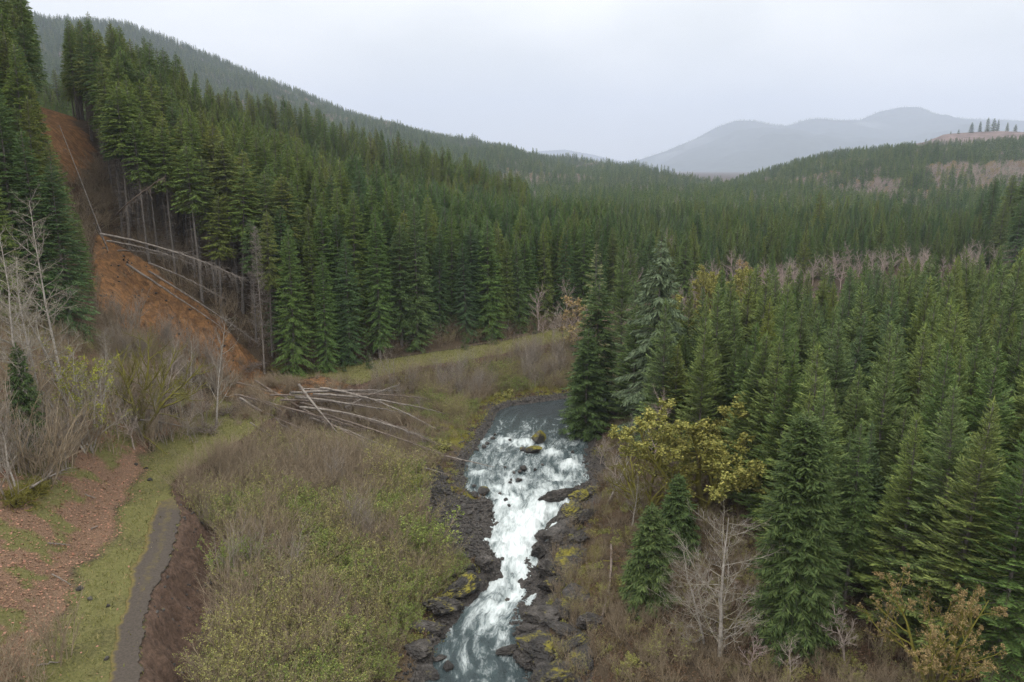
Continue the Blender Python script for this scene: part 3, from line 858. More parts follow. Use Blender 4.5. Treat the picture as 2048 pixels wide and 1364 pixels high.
hill('left', 'hill', [(-120, -15, 1350), (40, 14, 1400), (110, 30, 1450), (180, 32, 1500), (250, 40, 1520), (360, 78, 1560), (480, 130, 1600), (600, 178, 1620), (700, 220, 1640), (820, 254, 1650), (920, 276, 1640), (1000, 290, 1620), (1025, 306, 1600), (1110, 312, 1600), (1200, 327, 1580), (1290, 350, 1540), (1370, 374, 1480)],
     [(-800, 520, 40), (-450, 560, 22), (-230, 640, 14), (-60, 720, 10), (60, 800, 8), (150, 900, 8), (260, 1080, 8), (335, 1300, 8)], 22, 'hill', 80, far_k=1.75, foot_k=1.35)
hill('right', 'hill', [(1350, 384, 1250), (1420, 373, 1260), (1500, 346, 1280), (1600, 317, 1300), (1700, 297, 1300), (1790, 287, 1290), (1850, 281, 1280), (1950, 277, 1250), (2048, 272, 1200), (2300, 262, 1100)],
     [(240, 1100, 8), (250, 950, 8), (265, 800, 9), (290, 690, 9), (330, 600, 10), (400, 530, 10), (520, 470, 12), (760, 420, 14)], 20, 'hill', 40, p=1.15, far_k=1.25, foot_k=1.1)
hill('cut', 'hill', [(1600, 330, 1900), (1780, 296, 1900), (1850, 284, 1900), (1890, 268, 1900), (1950, 264, 1900), (2000, 262, 1880), (2048, 264, 1850), (2300, 262, 1800)],
     [(640, 1500, 20), (800, 1420, 20), (950, 1330, 20), (1250, 1250, 20)], 0, 'cut', 10, ns=60, nw=24)
hill('far', 'mountain', [(1180, 352, 4700), (1245, 330, 4700), (1330, 303, 4700), (1390, 278, 4700), (1430, 256, 4700), (1470, 242, 4700), (1500, 241, 4700), (1540, 249, 4700), (1572, 254, 4700), (1600, 243, 4650), (1625, 238, 4650), (1680, 241, 4650), (1720, 240, 4700), (1760, 223, 4800), (1800, 215, 4800), (1835, 214, 4800), (1870, 229, 4800), (1930, 238, 4800), (2048, 244, 4700), (2400, 215, 4600)],
     [(700, 3300, 0), (1400, 3000, 0), (2100, 2900, 0), (3200, 2800, 0)], 0, 'distant', 520, ns=320, nw=90, step_noise=1100., far_k=3.1, foot_k=3.1)
hill('faint', 'mountain', [(820, 330, 6900), (980, 312, 6900), (1080, 302, 6900), (1130, 299, 6900), (1180, 308, 6900), (1260, 326, 6900), (1400, 340, 6900)],
     [(-600, 5600, 0), (500, 5500, 0), (1500, 5400, 0)], 0, 'distant', 160, ns=120, nw=30, step_noise=800., far_k=2.7, foot_k=2.7)

# ------------------------------------------------------------------ fir meshes
FIR = {'young': [], 'dark': [], 'slope': [], 'far': [], 'rim': []}
for i, (h_, r_) in enumerate([(21, 3.0), (22, 3.3), (20, 2.8), (23, 3.2), (21, 3.5), (19, 2.7)]):
    FIR['young'].append((h_, fir(100+i, h_, .03, r_*1.25, .92, 46, 8, .12, .10, .37, 6, .70, .062, .02, ('young',), .135, ragged=.40)))
for i, (h_, r_) in enumerate([(33, 3.5), (31, 3.2), (35, 3.7), (30, 3.9), (34, 3.3), (28, 3.1)]):
    FIR['dark'].append((h_, fir(200+i, h_, [.03, .05, .10, .02, .16, .04][i], r_*1.2, .66, 34, -20, .22, .10, .46, 6, .82, .085, .28, ('slope' if i in (1, 4) else 'dark',), .19, dead=(24 if i in (2, 4) else 0))))
for i, (h_, r_) in enumerate([(29, 2.7), (28, 2.9), (31, 2.8), (27, 2.5)]):
    FIR['slope'].append((h_, fir(300+i, h_, [.40, .32, .46, .36][i], r_*1.15, .74, 36, -16, .18, .10, .42, 6, .82, .085, .22, ('slope',), .19, dead=34)))
for i, (h_, r_) in enumerate([(29, 2.8), (31, 3.0)]):
    FIR['rim'].append((h_, fir(350+i, h_, [.60, .52][i], r_*1.1, .66, 34, -18, .2, .10, .42, 6, .82, .085, .22, ('slope',), .19, dead=150)))
for i, (h_, r_) in enumerate([(20, 3.0), (21, 2.7), (19, 2.5)]):
    FIR['far'].append((h_, fir(400+i, h_, .04, r_, .75, 35, -12, .15, .05, .95, 5, 1.5, .34, .2, ('dark' if i != 1 else 'young',), .7)))
SPRUCE = (25, fir(501, 25, .015, 4.6, .50, 28, -16, .18, .12, .36, 8, .95, .12, .45, ('spruce',), .17))
DROOP = (35, fir(502, 35, .03, 7.0, .74, 26, -2, .34, .05, .80, 4, 1.35, .13, .85, ('droop',), .13, ragged=.5))
DROOP2 = (28, fir(503, 28, .03, 4.6, .74, 32, -6, .26, .05, .52, 5, 1.1, .13, .5, ('spruce',), .18, ragged=.4))
OLIVE = (27, fir(504, 27, .06, 4.0, .70, 30, -10, .30, .16, .85, 4, 1.0, .16, .25, ('olive',), .38, ragged=.5, dead=30))
CEDAR = (13, fir(505, 13, .01, 2.8, .62, 40, -8, .25, .0, .30, 7, .8, .14, .7, ('spruce',), .15))
SAPL = (5, fir(506, 5, .02, 1.5, .8, 40, 0, .1, 0, .26, 5, .5, .2, .1, ('spruce',), .18))

ALLTREES = []
def tree(name, meshes, loc, rz=0., scl=1., label=None, cat='tree', group=None, tilt=(0, 0), parts=('trunk', 'crown'), mass=None):
    e = link(name, None, loc=loc, rot=(tilt[0], tilt[1], rz), scl=(scl if hasattr(scl, '__len__') else (scl,)*3))
    e.empty_display_size = .5
    tag(e, label, cat, group)
    obs = [link(p, m, e) for p, m in zip(parts, meshes) if m is not None]
    return e, obs

PLACED = []
def span(u, v, vtop):
    p = hit(u, v); d = ray(u, vtop); t = p[1]/d[1]
    return p, CAM_H + d[2]*t - p[2]
def fir_at(kind, u, v, vtop, label, wide=1.0, group=None, name='fir_tree', tilt=(0, 0), clear=2.2):
    p, h_ = span(u, v, vtop)
    hh, ms = kind
    s = h_/hh
    rz = (u*7.3+v*1.7) % 6.28
    e, obs = tree(name, ms, p, rz, (s*wide, s*wide, s), label, 'tree', group, tilt)
    PLACED.append((p[0], p[1], clear))
    return obs
PROTO = {}
Y_, D_, SL_ = FIR['young'], FIR['dark'], FIR['slope']
# --- firs that stand out, across the river
PROTO['spruce'] = fir_at(SPRUCE, 1580, 1292, 826, 'dense deep green spruce with a broad skirt beside the white bare tree', 1.0, name='spruce_tree', clear=5)
fir_at(DROOP, 1308, 880, 468, 'huge ragged hemlock with long drooping grey-green boughs above the calm pool', 1.0, name='hemlock_tree', clear=6)
fir_at(DROOP2, 1192, 838, 556, 'dark leaning fir overhanging the calm water just left of the ragged hemlock', 1.45, clear=5)
fir_at(DROOP2, 1172, 872, 655, 'low dark fir whose boughs hang over the upper rapids', 1.45, clear=4)
fir_at(OLIVE, 1186, 760, 484, 'thin olive fir with pale curved bare boughs where the river bends away', .85, clear=4)
fir_at((20, Y_[3][1]), 1240, 745, 496, 'bright green pointed fir rising behind the dark leaning fir at the bend', .8, clear=3)
fir_at(CEDAR, 1296, 1212, 1010, 'small bushy bright green cedar on the river bank below the ochre maple', 1.25, name='cedar_tree', clear=2)
fir_at(DROOP2, 1478, 960, 684, 'full crowned cedar with drooping sprays directly behind the ochre flowering maple', .85, name='cedar_tree', clear=4)
fir_at((29, SL_[1][1]), 1686, 1230, 826, 'slim fir with a bare grey lower trunk standing right of the dense spruce', .95, clear=3)
fir_at(Y_[1], 1842, 1180, 690, 'tall grey-green fir standing above the budding brown maple', 1.1, clear=3)
fir_at(Y_[4], 1990, 1345, 850, 'large shaggy fir at the edge of the stand beside the budding brown maple', 1.15, clear=3)
fir_at(CEDAR, 1362, 905, 752, 'low bright green fir between the ragged hemlock and the ochre maple', 1.1, clear=3)
# --- firs that stand out, trail side
fir_at(D_[3], 592, 748, 452, 'pale green full skirted fir just behind the grey dead snag at the trail', .95, clear=3)
fir_at(D_[0], 655, 742, 505, 'dark fir with boughs down to the ground at the end of the grassy trail', 1.05, clear=3)
fir_at(D_[5], 700, 728, 470, 'second dark fir from the snag in the row behind the trail', 1.0, clear=3)
fir_at(D_[2], 760, 716, 420, 'tall dark fir standing behind the grassy trail where it starts to bend', 1.0, clear=3)
fir_at(D_[1], 835, 700, 396, 'tall fir with a yellowish tinge in the row behind the grassy trail', 1.0, clear=3)
for (u, v, vt, k, lab) in [(142, 672, 322, 3, 'broad dark green fir at the left edge of the orange slide scar'), (92, 650, 255, 0, 'tall dark fir behind the bare alders beside the slide scar'),
                           (46, 610, 165, 2, 'very tall fir on the slope above the bare alders'), (2, 560, 70, 4, 'tall fir with yellow-green top highest on the near slope'),
                           (170, 600, 420, 5, 'slender dark fir whose tip stands against the orange scar'), (12, 640, 300, 1, 'greenish fir behind the tall pale alder')]:
    fir_at(D_[k], u, v, vt, lab, 1.12, clear=3)
fir_at(CEDAR, 58, 905, 690, 'small dull dark fir among grey bare shrubs below the alders', .8, clear=2)
PROTO['sapling'] = fir_at(SAPL, 740, 738, 703, 'small bright green young fir alone at the edge of the grassy trail', .9, name='young_fir', clear=1)
for i, (u, v, vt, lab) in enumerate([(688, 745, 722, 'tiny fir seedling beside fallen leaves at the trail edge'), (930, 700, 668, 'young fir in front of the brown leaf patch by the trail'), (985, 690, 655, 'young fir nearest the leaf covered bank at the trail bend'), (1070, 668, 648, 'young fir where the trail vanishes behind the trees')]):
    fir_at(SAPL, u, v, vt, lab, .9, name='young_fir', clear=1)
# clump of dark tall trees on the far right rise
for i, (u, vt, t) in enumerate([(1975, 352, 345), (2010, 345, 330), (2040, 328, 325), (2070, 335, 320), (2000, 400, 315), (2035, 395, 300), (1955, 380, 360), (2075, 380, 290)]):
    p = at_t(u, 480, t); z = ground(p[0], p[1]); d = ray(u, vt); h_ = CAM_H + d[2]*p[1]/d[1] - z
    kx = D_[i % 6]
    tree('fir_tree', kx[1], (p[0], p[1], z), i*1.3, (1.35*h_/kx[0], 1.35*h_/kx[0], h_/kx[0]), 'big dark blue-green fir in the clump that towers over the plantation edge', 'tree', 'clump of big dark firs over the plantation')
    PLACED.append((p[0], p[1], 3))
# trees on the bare logged knoll
for i, (u, vt, h_) in enumerate([(1902, 262, 18), (1918, 258, 20), (1945, 244, 26), (1962, 242, 28), (1978, 234, 30), (1990, 236, 30), (1998, 238, 28), (2016, 244, 24), (2032, 248, 22)]):
    q = at_t(u, vt, 1890)
    kx = D_[i % 6]
    tree('fir_tree', kx[1], (q[0], q[1], q[2]-h_*1.5), i*1.9, ((1.5+.5*(i % 3))*h_/kx[0], (1.5+.5*(i % 3))*h_/kx[0], 1.5*h_/kx[0]), 'tall seed fir left standing on the logged knoll under the mountain', 'tree', 'seed firs on the logged knoll')

# ------------------------------------------------------------------ where all the other firs stand
rg = np.random.default_rng(77)
def jgrid(x0, x1, y0, y1, s):
    a = np.arange(x0, x1, s); b = np.arange(y0, y1, s*.9)
    X, Y = np.meshgrid(a, b, indexing='ij'); X = X + (np.arange(len(b)) % 2)[None]*s*.5
    X = X + rg.uniform(-.38, .38, X.shape)*s; Y = Y + rg.uniform(-.38, .38, X.shape)*s
    return X.ravel(), Y.ravel()
def free(X, Y):
    ok = np.ones(len(X), bool)
    for px, py, c in PLACED: ok &= (X-px)**2 + (Y-py)**2 > c*c
    return ok
EDGE = np.array([hit(u, v)[:2] for u, v in [(2300, 1400), (1960, 1362), (1720, 1275), (1600, 1225), (1500, 1120), (1440, 1040), (1400, 960), (1290, 905), (1235, 870), (1205, 820)]] + [[24, 190], [60, 214], [105, 238], [200, 280], [320, 330]])
def fir_zones():
    Z = []
    # plantation across the river
    X, Y = jgrid(10, 260, 48, 300, 4.4)
    F = fields(X, Y); de, se, _ = pdist(X, Y, EDGE)
    ok = (F['side'] < 0) & (F['dl'] < 0) & (F['dr'] > 7) & (se < 0) & (de > .5) & (np.abs(X) < .66*Y+14) & free(X, Y)
    # thin strip of leafless trees along the far bend
    X, Y = X[ok], Y[ok]; F = fields(X, Y)
    keep = ~((F['dr'] < 16) & (Y > 195) & (fbm(X*.03, Y*.03, seed=99) > .49))
    X, Y = X[keep], Y[keep]
    hgt = 22.0*(.72+.44*rg.random(len(X)))*np.interp(Y, [60, 120, 260], [1.0, 1.05, .90])
    Z.append(('young', X, Y, hgt))
    # trail side slope
    X, Y = jgrid(-170, 30, 118, 330, 4.5)
    F = fields(X, Y)
    sl = np.maximum(soft(X, Y, SLIDE_LOW, 1.5), np.maximum(soft(X, Y, SLIDE_TOP, 1.5), soft(X, Y, SCAR, 1.5)))
    ok = (F['dt'] > 2.0) & (sl < .3) & (X > -.66*Y-12) & free(X, Y) & ~((Y < 152) & (X > -66)) & (F['dt'] < 135)
    X, Y = X[ok], Y[ok]; dt_ = F['dt'][ok]
    low = (dt_ < 26+rg.normal(0, 5, len(X))) & (Y > 160)
    low |= (X < -74) & (Y < 150)
    low = (low & (dt_ < 7)) | (X > -42) | ((X < -74) & (Y < 150))
    hgt = np.where(low, 31, 27.5)*(.84+.28*rg.random(len(X)))
    hgt = hgt*np.interp(X, [-60, -30, 10], [1.0, .95, .80])
    LINE = np.array([hit(u, v)[:2] for u, v in [(195, 330), (200, 468), (255, 500), (430, 640), (520, 720)]])
    rim = (pdist(X, Y, LINE)[0] < 17) & (X < -47) & (Y > 145)
    a_ = low & ~rim; b_ = ~low & ~rim
    Z.append(('dark', X[a_], Y[a_], hgt[a_])); Z.append(('slope', X[b_], Y[b_], hgt[b_])); Z.append(('rim', X[rim], Y[rim], 28*(.85+.3*rg.random(rim.sum()))))
    # spur behind
    X, Y = jgrid(-270, 6, 345, 470, 7.2)
    ok = (np.abs(X) < .66*Y+12); X, Y = X[ok], Y[ok]
    Z.append(('slope', X, Y, 28*(.85+.25*rg.random(len(X)))))
    # valley floor beyond the bend
    X, Y = jgrid(-60, 420, 225, 500, 6.3)
    F = fields(X, Y)
    ok = (F['dt'] > 3) & (X > 0-.0*Y) & (np.abs(X) < .66*Y+20) & (F['dl'] > 0) & free(X, Y) & (X > (Y-225)*.02)
    X, Y = X[ok], Y[ok]
    Z.append(('mid', X, Y, 20*(.55+.55*rg.random(len(X)))*(.75+.5*fbm(X*.02, Y*.02, seed=81))*np.interp(Y, [230, 330, 500], [1.05, .95, .80])))
    return Z
ZL = {'young': ('grey-green young fir packed in the dense plantation across the river from the trail', 'firs of the plantation across the river'),
      'dark': ('dark green fir in the close row at the foot of the slope behind the trail', 'firs at the foot of the slope'),
      'slope': ('tall fir with a bare lower trunk on the steep slope above the slide', 'firs on the steep slope'),
      'rim': ('tall fir with a long bare twiggy trunk above the fallen trunks at the slide rim', 'bare-trunked firs at the slide rim'),
      'mid': ('fir of the valley floor forest beyond the river bend', 'firs of the valley floor')}
cand = []
for zn, X, Y, hg in fir_zones():
    Zg = H(X, Y) - .1
    for x_, y_, z_, h_ in zip(X, Y, Zg, hg):
        vis = h_/math.hypot(x_, y_)
        cand.append((vis, zn, x_, y_, z_, h_))
cand.sort(key=lambda c: -c[0])
ORD = ['nearest', 'second nearest', 'third nearest', 'fourth nearest', 'fifth nearest', 'sixth nearest', 'seventh nearest', 'eighth nearest', 'ninth nearest', 'tenth nearest', 'eleventh nearest', 'twelfth nearest']
MARK = {'young': [('the dense deep green spruce', 1580, 1292), ('the ochre flowering maple', 1412, 1020), ('the budding brown maple', 1868, 1390), ('the ragged hemlock', 1308, 880), ('the slim bare-trunked fir', 1686, 1230), ('the fir above the budding maple', 1842, 1180)],
        'dark': [('the grey dead snag', 529, 748), ('the bend of the grassy trail', 1060, 690), ('the fir with the yellowish tinge', 835, 700), ('the lone fir seedling at the trail edge', 740, 738)],
        'slope': [('the leaning grey pole at the slide rim', 215, 500), ('the grey dead snag', 529, 748), ('the top of the orange scar', 150, 260)], 'rim': [('the long trunk with hanging twigs', 340, 510), ('the leaning grey pole at the slide rim', 215, 500)], 'mid': []}
MARKP = {k: [(t, hit(u, v)) for t, u, v in L_] for k, L_ in MARK.items()}
KINDW = {'young': 'plantation fir', 'dark': 'dark trail-side fir', 'slope': 'bare-trunked slope fir', 'rim': 'long bare-trunked fir', 'mid': ''}
NAMED = []
masses = {}
cnt = 0
print('firs', len(cand))
OPEN = [[(88, 188), (125, 205), (172, 285), (190, 325), (165, 335), (120, 280), (84, 225)], [(192, 478), (262, 505), (350, 570), (520, 735), (430, 760), (300, 700), (200, 600)]]
def hides_slide(x, y, z, h):
    hs = np.linspace(.12, 1, 12)*h; zz = z + hs
    for off in (-1, 0, 1):
        xx = x + off*(1-hs/h*.9)*2.6
        d = y*CP - (zz-CAM_H)*SP; c = y*SP + (zz-CAM_H)*CP
        u = 1024 + FPX*xx/d; v = 682 - FPX*c/d
        for P in OPEN:
            if inpoly(u, v, P).any(): return True
    return False
for vis, zn, x_, y_, z_, h_ in cand:
    if x_ < -45 and y_ < 235 and hides_slide(x_, y_, z_, h_) and rg.random() < .93: continue
    src = {'young': FIR['young'], 'dark': FIR['dark'], 'slope': FIR['slope'], 'rim': FIR['rim'], 'mid': FIR['young'][:3] + FIR['dark'][3:6]}[zn]
    ki = int(rg.integers(len(src))); kh, ms = src[ki]
    s = h_/kh; wd = s*rg.uniform(.80, 1.28); rz = rg.uniform(0, 6.28)
    tl = rg.normal(0, .028, 2)
    if cnt < 262:
        lab, grp = ZL[zn]
        e, obs = tree('fir_tree', ms, (x_, y_, z_), rz, (wd, wd, s), lab, 'tree', grp, tl)
        NAMED.append((zn, e))
        PROTO.setdefault((id(src[ki]),), obs); cnt += 1
    else:
        masses.setdefault(zn, []).append((x_, y_, z_, ki, wd, s, rz, tl[0], tl[1], id(src[ki])))
for zn in MARKP:       # say which fir it is by its rank from a landmark
    mine = [e for z_, e in NAMED if z_ == zn]
    done = set()
    for t, p in MARKP[zn]:
        near = sorted((math.hypot(e.location.x-p[0], e.location.y-p[1]), e.name) for e in mine if e.name not in done)[:12]
        for k, (d, nm) in enumerate(near):
            bpy.data.objects[nm]['label'] = '%s %s to %s' % (KINDW[zn], ORD[k], t); done.add(nm)
def proto_of(entry, x_=150, y_=380, lab=None):
    k = (id(entry),)
    if k not in PROTO:
        e, obs = tree('fir_tree', entry[1], (x_, y_, ground(x_, y_)), 1.0, 1.0, lab or ZL['mid'][0], 'tree', ZL['mid'][1])
        PROTO[k] = obs
    return PROTO[k]
for zn, rows in masses.items():
    src = {'young': FIR['young'], 'dark': FIR['dark'], 'slope': FIR['slope'], 'rim': FIR['rim'], 'mid': FIR['young'][:3] + FIR['dark'][3:6]}[zn]
    pr = [proto_of(e, 120+7*i, 330+3*i) for i, e in enumerate(src)]
    a = np.array([r[:9] for r in rows])
    scatter('fir_forest', a[:, :3], pr, a[:, 3].astype(int), np.stack([a[:, 4], a[:, 4], a[:, 5]], -1), a[:, 6], a[:, 7:9])

def valley_far():
    X, Y = jgrid(-140, 760, 500, 1180, 8.5)
    ok = (np.abs(X) < .66*Y+20) & (fbm(X*.012, Y*.012, seed=95) > .38); X, Y = X[ok], Y[ok]
    k = len(X); sc_ = rg.uniform(.40, .90, k)*(.7+.6*fbm(X*.02, Y*.02, seed=96))
    scatter('valley_forest', np.stack([X, Y, H(X, Y)-.2], -1), [proto_of(e, 90+9*i, 420) for i, e in enumerate(FIR['far'])], rg.integers(0, 3, k), np.stack([sc_*1.15, sc_*1.15, sc_], -1), rg.uniform(0, 6.28, k))
valley_far()
# woods on the far hills
def hill_pts(key, n, rng=(0, 1), wrng=(0, 1), seed=1):
    g = np.random.default_rng(seed); P = HILLS[key]; ns, nw = P.shape[:2]
    # area weighting
    du = np.linalg.norm(P[1:, :-1]-P[:-1, :-1], axis=-1); dw = np.linalg.norm(P[:-1, 1:]-P[:-1, :-1], axis=-1); A = du*dw
    ii, jj = np.meshgrid(np.arange(ns-1), np.arange(nw-1), indexing='ij')
    A = A*((ii/ns >= rng[0]) & (ii/ns <= rng[1]) & (jj/nw >= wrng[0]) & (jj/nw <= wrng[1]))
    idx = g.choice(A.size, n, p=(A/A.sum()).ravel()); i, j = idx//(nw-1), idx % (nw-1)
    a, b = g.random(n)[:, None], g.random(n)[:, None]
    return P[i, j]*(1-a)*(1-b) + P[i+1, j]*a*(1-b) + P[i, j+1]*(1-a)*b + P[i+1, j+1]*a*b, (j+b[:, 0])/nw, (i+a[:, 0])/ns
farpr = [proto_of(e, 90+9*i, 420) for i, e in enumerate(FIR['far'])]
def bare_patch(p, wv, key):
    n_ = fbm(p[:, 0]/90, p[:, 1]/90, p[:, 2]/60, seed=61, oct=4)
    thr = .61 - .14*sstep(.55, 1.0, wv)
    if key == 'right': thr = np.where((p[:, 0] > 330) & (wv > .40), .45, .62 - .10*sstep(.7, 1., wv))
    return n_ > thr
HB = []
for key, n in (('left', 36000), ('right', 12000)):
    p, wv, sv = hill_pts(key, n, seed=5+len(key))
    vis_ = np.abs(p[:, 0]) < .68*p[:, 1]+20
    p, wv = p[vis_], wv[vis_]
    br = bare_patch(p, wv, key)
    HB.append(p[br])
    q = p[~br]; k = len(q); sc_ = rg.uniform(.62, 1.12, k)*(1.25 if key == 'left' else 1.1)
    scatter('hillside_forest', q, farpr, rg.integers(0, 3, k), np.stack([sc_*1.12, sc_*1.12, sc_], -1), rg.uniform(0, 6.28, k))
# ragged tree line on the misty mountain ridges
for key, n in (('far', 5200),):
    p, wv, sv = hill_pts(key, n, wrng=(0, .10), seed=3)
    k = len(p); sc_ = rg.uniform(1.2, 2.2, k)
    scatter('ridge_forest', p, farpr, rg.integers(0, 3, k), sc_, rg.uniform(0, 6.28, k))

# ------------------------------------------------------------------ broadleaf trees, still bare or just budding
up = lambda t: 1 - .62*t
ALDER, MAPLE, SHRUB, LEAFY = [], [], [], []
for i in range(4):
    ALDER.append((13, woody(None, 600+i, [dict(n=22, t0=.22, t1=.98, ang=52, len=.36, r=.036, trop=.07, wig=.10, spin=1, shape=lambda t: 1.05-.72*t, npts=7),
                                          dict(n=8, t0=.25, t1=1, ang=40, len=.46, r=.020, trop=.05, wig=.12, npts=5),
                                          dict(n=5, t0=.2, t1=1, ang=38, len=.5, r=.017, trop=.03, wig=.12, npts=4), dict(n=3, t0=.2, t1=1, ang=38, len=.6, r=.013, trop=.02, wig=.12, npts=3)], ('greyalder', 'greyalder', 'twig'), Ht=13, r0=.15, wig=.05)))
TALL = []
for i in range(3):
    TALL.append((25, woody(None, 640+i, [dict(n=36, t0=.30, t1=.985, ang=58, len=.30, r=.055, trop=.05, wig=.11, spin=1, shape=lambda t: 1.1-.75*t, npts=7), dict(n=8, t0=.2, t1=1, ang=44, len=.50, r=.036, trop=.02, wig=.14, npts=5), dict(n=5, t0=.2, t1=1, ang=42, len=.55, r=.026, trop=.0, wig=.12, npts=4), dict(n=2, t0=.3, t1=1, ang=38, len=.65, r=.02, trop=.0, wig=.1, npts=3)], ('pale', 'greyalder', 'twig'), Ht=25, r0=.19, wig=.035)))
for i in range(2):      # crown of many up-swept limbs, white bark
    ALDER.append((13, woody(None, 650+i, [dict(n=40, t0=.08, t1=.97, ang=60, len=.55, r=.032, trop=.09, wig=.08, spin=1, shape=lambda t: 1.0-.66*t, npts=8),
                                          dict(n=9, t0=.2, t1=1, ang=42, len=.44, r=.026, trop=.06, wig=.10, npts=6),
                                          dict(n=6, t0=.2, t1=1, ang=36, len=.55, r=.019, trop=.03, wig=.12, npts=4), dict(n=3, t0=.2, t1=1, ang=36, len=.6, r=.014, trop=.03, wig=.12, npts=3)], ('pale', 'pale', 'pinktwig'), Ht=13, r0=.15, wig=.05)))
for i, (lf, n_, sz, br) in enumerate([('flower', 4, .15, 'mossbark'), ('bleaf', 3, .085, 'mossbark'), ('flower', 6, .19, 'mossbark'), ('flower', 0, .2, 'mossbark')]):
    MAPLE.append((12, woody(None, 700+i, [dict(n=10, t0=.18, t1=.98, ang=44, len=.58, r=.09, trop=.08, wig=.15, npts=8),
                                          dict(n=7, t0=.22, t1=1, ang=46, len=.50, r=.045, trop=.09, wig=.17, npts=7),
                                          dict(n=6, t0=.2, t1=1, ang=42, len=.46, r=.018, trop=.10, wig=.14, npts=5),
                                          dict(n=3, t0=.3, t1=1, ang=35, len=.5, r=.011, trop=.08, wig=.1, npts=4)], ('mossbark', br, 'twig'), leaf=lf, leaf_n=n_, leaf_s=sz, leaf_where=(.35, 1), trunks=5, Ht=10, r0=.24, spread=[.60, .45, .55, .60][i], wig=.10)))
def shrub(seed, Ht, trunks, spread, tw, leaf=None, ln=0, ls=.12, n1=8, n2=5, r0=.036, n3=2):
    return woody(None, seed, [dict(n=n1, t0=.2, t1=.98, ang=30, len=.46, r=.026, trop=.06, wig=.12, npts=5),
                              dict(n=n2, t0=.2, t1=1, ang=34, len=.5, r=.019, trop=.03, wig=.12, npts=4),
                              dict(n=n3, t0=.2, t1=1, ang=34, len=.55, r=.014, trop=.02, wig=.12, npts=3)], (tw, tw, tw), leaf=leaf, leaf_n=ln, leaf_s=ls, leaf_where=(.1, 1), trunks=trunks, Ht=Ht, r0=r0, spread=spread, wig=.07)
SH = {'bare': [(3.6, shrub(800+i, 3.6, 10, .50, 'shrubtwig')) for i in range(3)],
      'bud': [(3.2, shrub(820+i, 3.2, 10, .52, 'shrubtwig', 'gleaf', 1, .06)) for i in range(3)],
      'green': [(2.8, shrub(840+i, 2.8, 10, .58, 'shrubtwig', 'sgreen', 2, .065)) for i in range(2)],
      'sapling': [(6.5, shrub(860+i, 6.5, 6, .14, 'saplingbark', None, 0, .1, 9, 3, .045, 1)) for i in range(2)],
      'brown': [(1.1, shrub(880+i, 1.1, 14, .9, 'rbrush', 'rbrush', 1, .08, 6, 3, .014, 2)) for i in range(2)],
      'low': [(1.0, shrub(890+i, 1.0, 12, .9, 'rbrush', 'gleaf', 3, .08, 6, 3, .014, 2)) for i in range(2)]}
LEAFY.append((8, woody(None, 905, [dict(n=10, t0=.2, t1=.98, ang=36, len=.45, r=.035, trop=.05, wig=.12, npts=6), dict(n=7, t0=.2, t1=1, ang=38, len=.5, r=.016, trop=.04, wig=.12, npts=5),
                                  dict(n=3, t0=.2, t1=1, ang=38, len=.5, r=.009, trop=.03, wig=.12, npts=4)], ('pale', 'pale', 'twig'), leaf='yleaf', leaf_n=4, leaf_s=.085, leaf_where=(.3, 1), trunks=6, Ht=8, r0=.09, spread=.3)))
FUZZ = []      # round twiggy crowns as they read from afar
for i, (tw, lf, n_) in enumerate([('pinktwig', None, 0), ('pinktwig', 'bleaf', 1), ('twig', None, 0)]):
    FUZZ.append((12, woody(None, 920+i, [dict(n=16, t0=.18, t1=.98, ang=45, len=.45, r=.06, trop=.06, wig=.10, spin=1, npts=6), dict(n=9, t0=.2, t1=1, ang=42, len=.5, r=.036, trop=.05, wig=.12, npts=5),
                                       dict(n=7, t0=.15, t1=1, ang=42, len=.62, r=.03, trop=.03, wig=.14, npts=3)], (tw, tw, tw), leaf=lf, leaf_n=n_, leaf_s=.3, trunks=1, Ht=12, r0=.15)))

BP = ('trunk', 'branches', 'foliage')
SPN = ('stems', 'branches', 'foliage')
def bl(kind, u, v, vtop, label, wide=1.0, name='bare_tree', cat='tree', group=None, parts=BP, tilt=(0, 0), rz=None):
    p, h_ = span(u, v, vtop); hh, ms = kind; s = h_/hh
    e, obs = tree(name, ms, p, (u*3.1+v) % 6.28 if rz is None else rz, (s*wide, s*wide, s), label, cat, group, tilt, parts)
    PLACED.append((p[0], p[1], 1.5))
    return obs
# across the river
bl(ALDER[4], 1440, 1312, 1008, 'white barked leafless tree with up-swept limbs in front of the dense green spruce', 1.35)
bl(ALDER[5], 1408, 1290, 1090, 'smaller pale leafless tree leaning out beside the white barked bare tree', 1.2)
PROTO['maple0'] = bl(MAPLE[0], 1412, 1020, 738, 'wide ochre flowering maple with mossy yellow limbs above the river rapids', 1.5, 'maple_tree')
bl(MAPLE[3], 1290, 1030, 850, 'mossy limbed maple reaching over the rock bank, nearly leafless', 1.3, 'maple_tree', tilt=(0, -.25))
bl(MAPLE[1], 1868, 1390, 1105, 'rounded budding brown maple with mossy limbs under the fir wall', 1.0, 'maple_tree')
bl(MAPLE[2], 1378, 800, 545, 'tall golden flowering maple behind the ragged hemlock', .95, 'maple_tree')
bl(MAPLE[2], 1432, 640, 503, 'golden domed maple farther off among grey leafless trees', 1.0, 'maple_tree')
for i, (u, v, vt, k) in enumerate([(1128, 692, 590, 2), (1152, 702, 575, 1), (1104, 682, 612, 2), (1166, 722, 600, 0), (1086, 676, 628, 0), (1142, 716, 632, 1)]):
    bl(FUZZ[k], u, v, vt, ['tan leafless tree where the trail slips behind the firs', 'brown budding tree nearest the olive fir at the bend', 'small tan leafless tree on the trail side of the bend', 'pinkish leafless tree hard against the olive fir', 'low pinkish tree at the leaf covered bank of the bend', 'low budding tree at the end of the eroded bank'][i], 1.2)
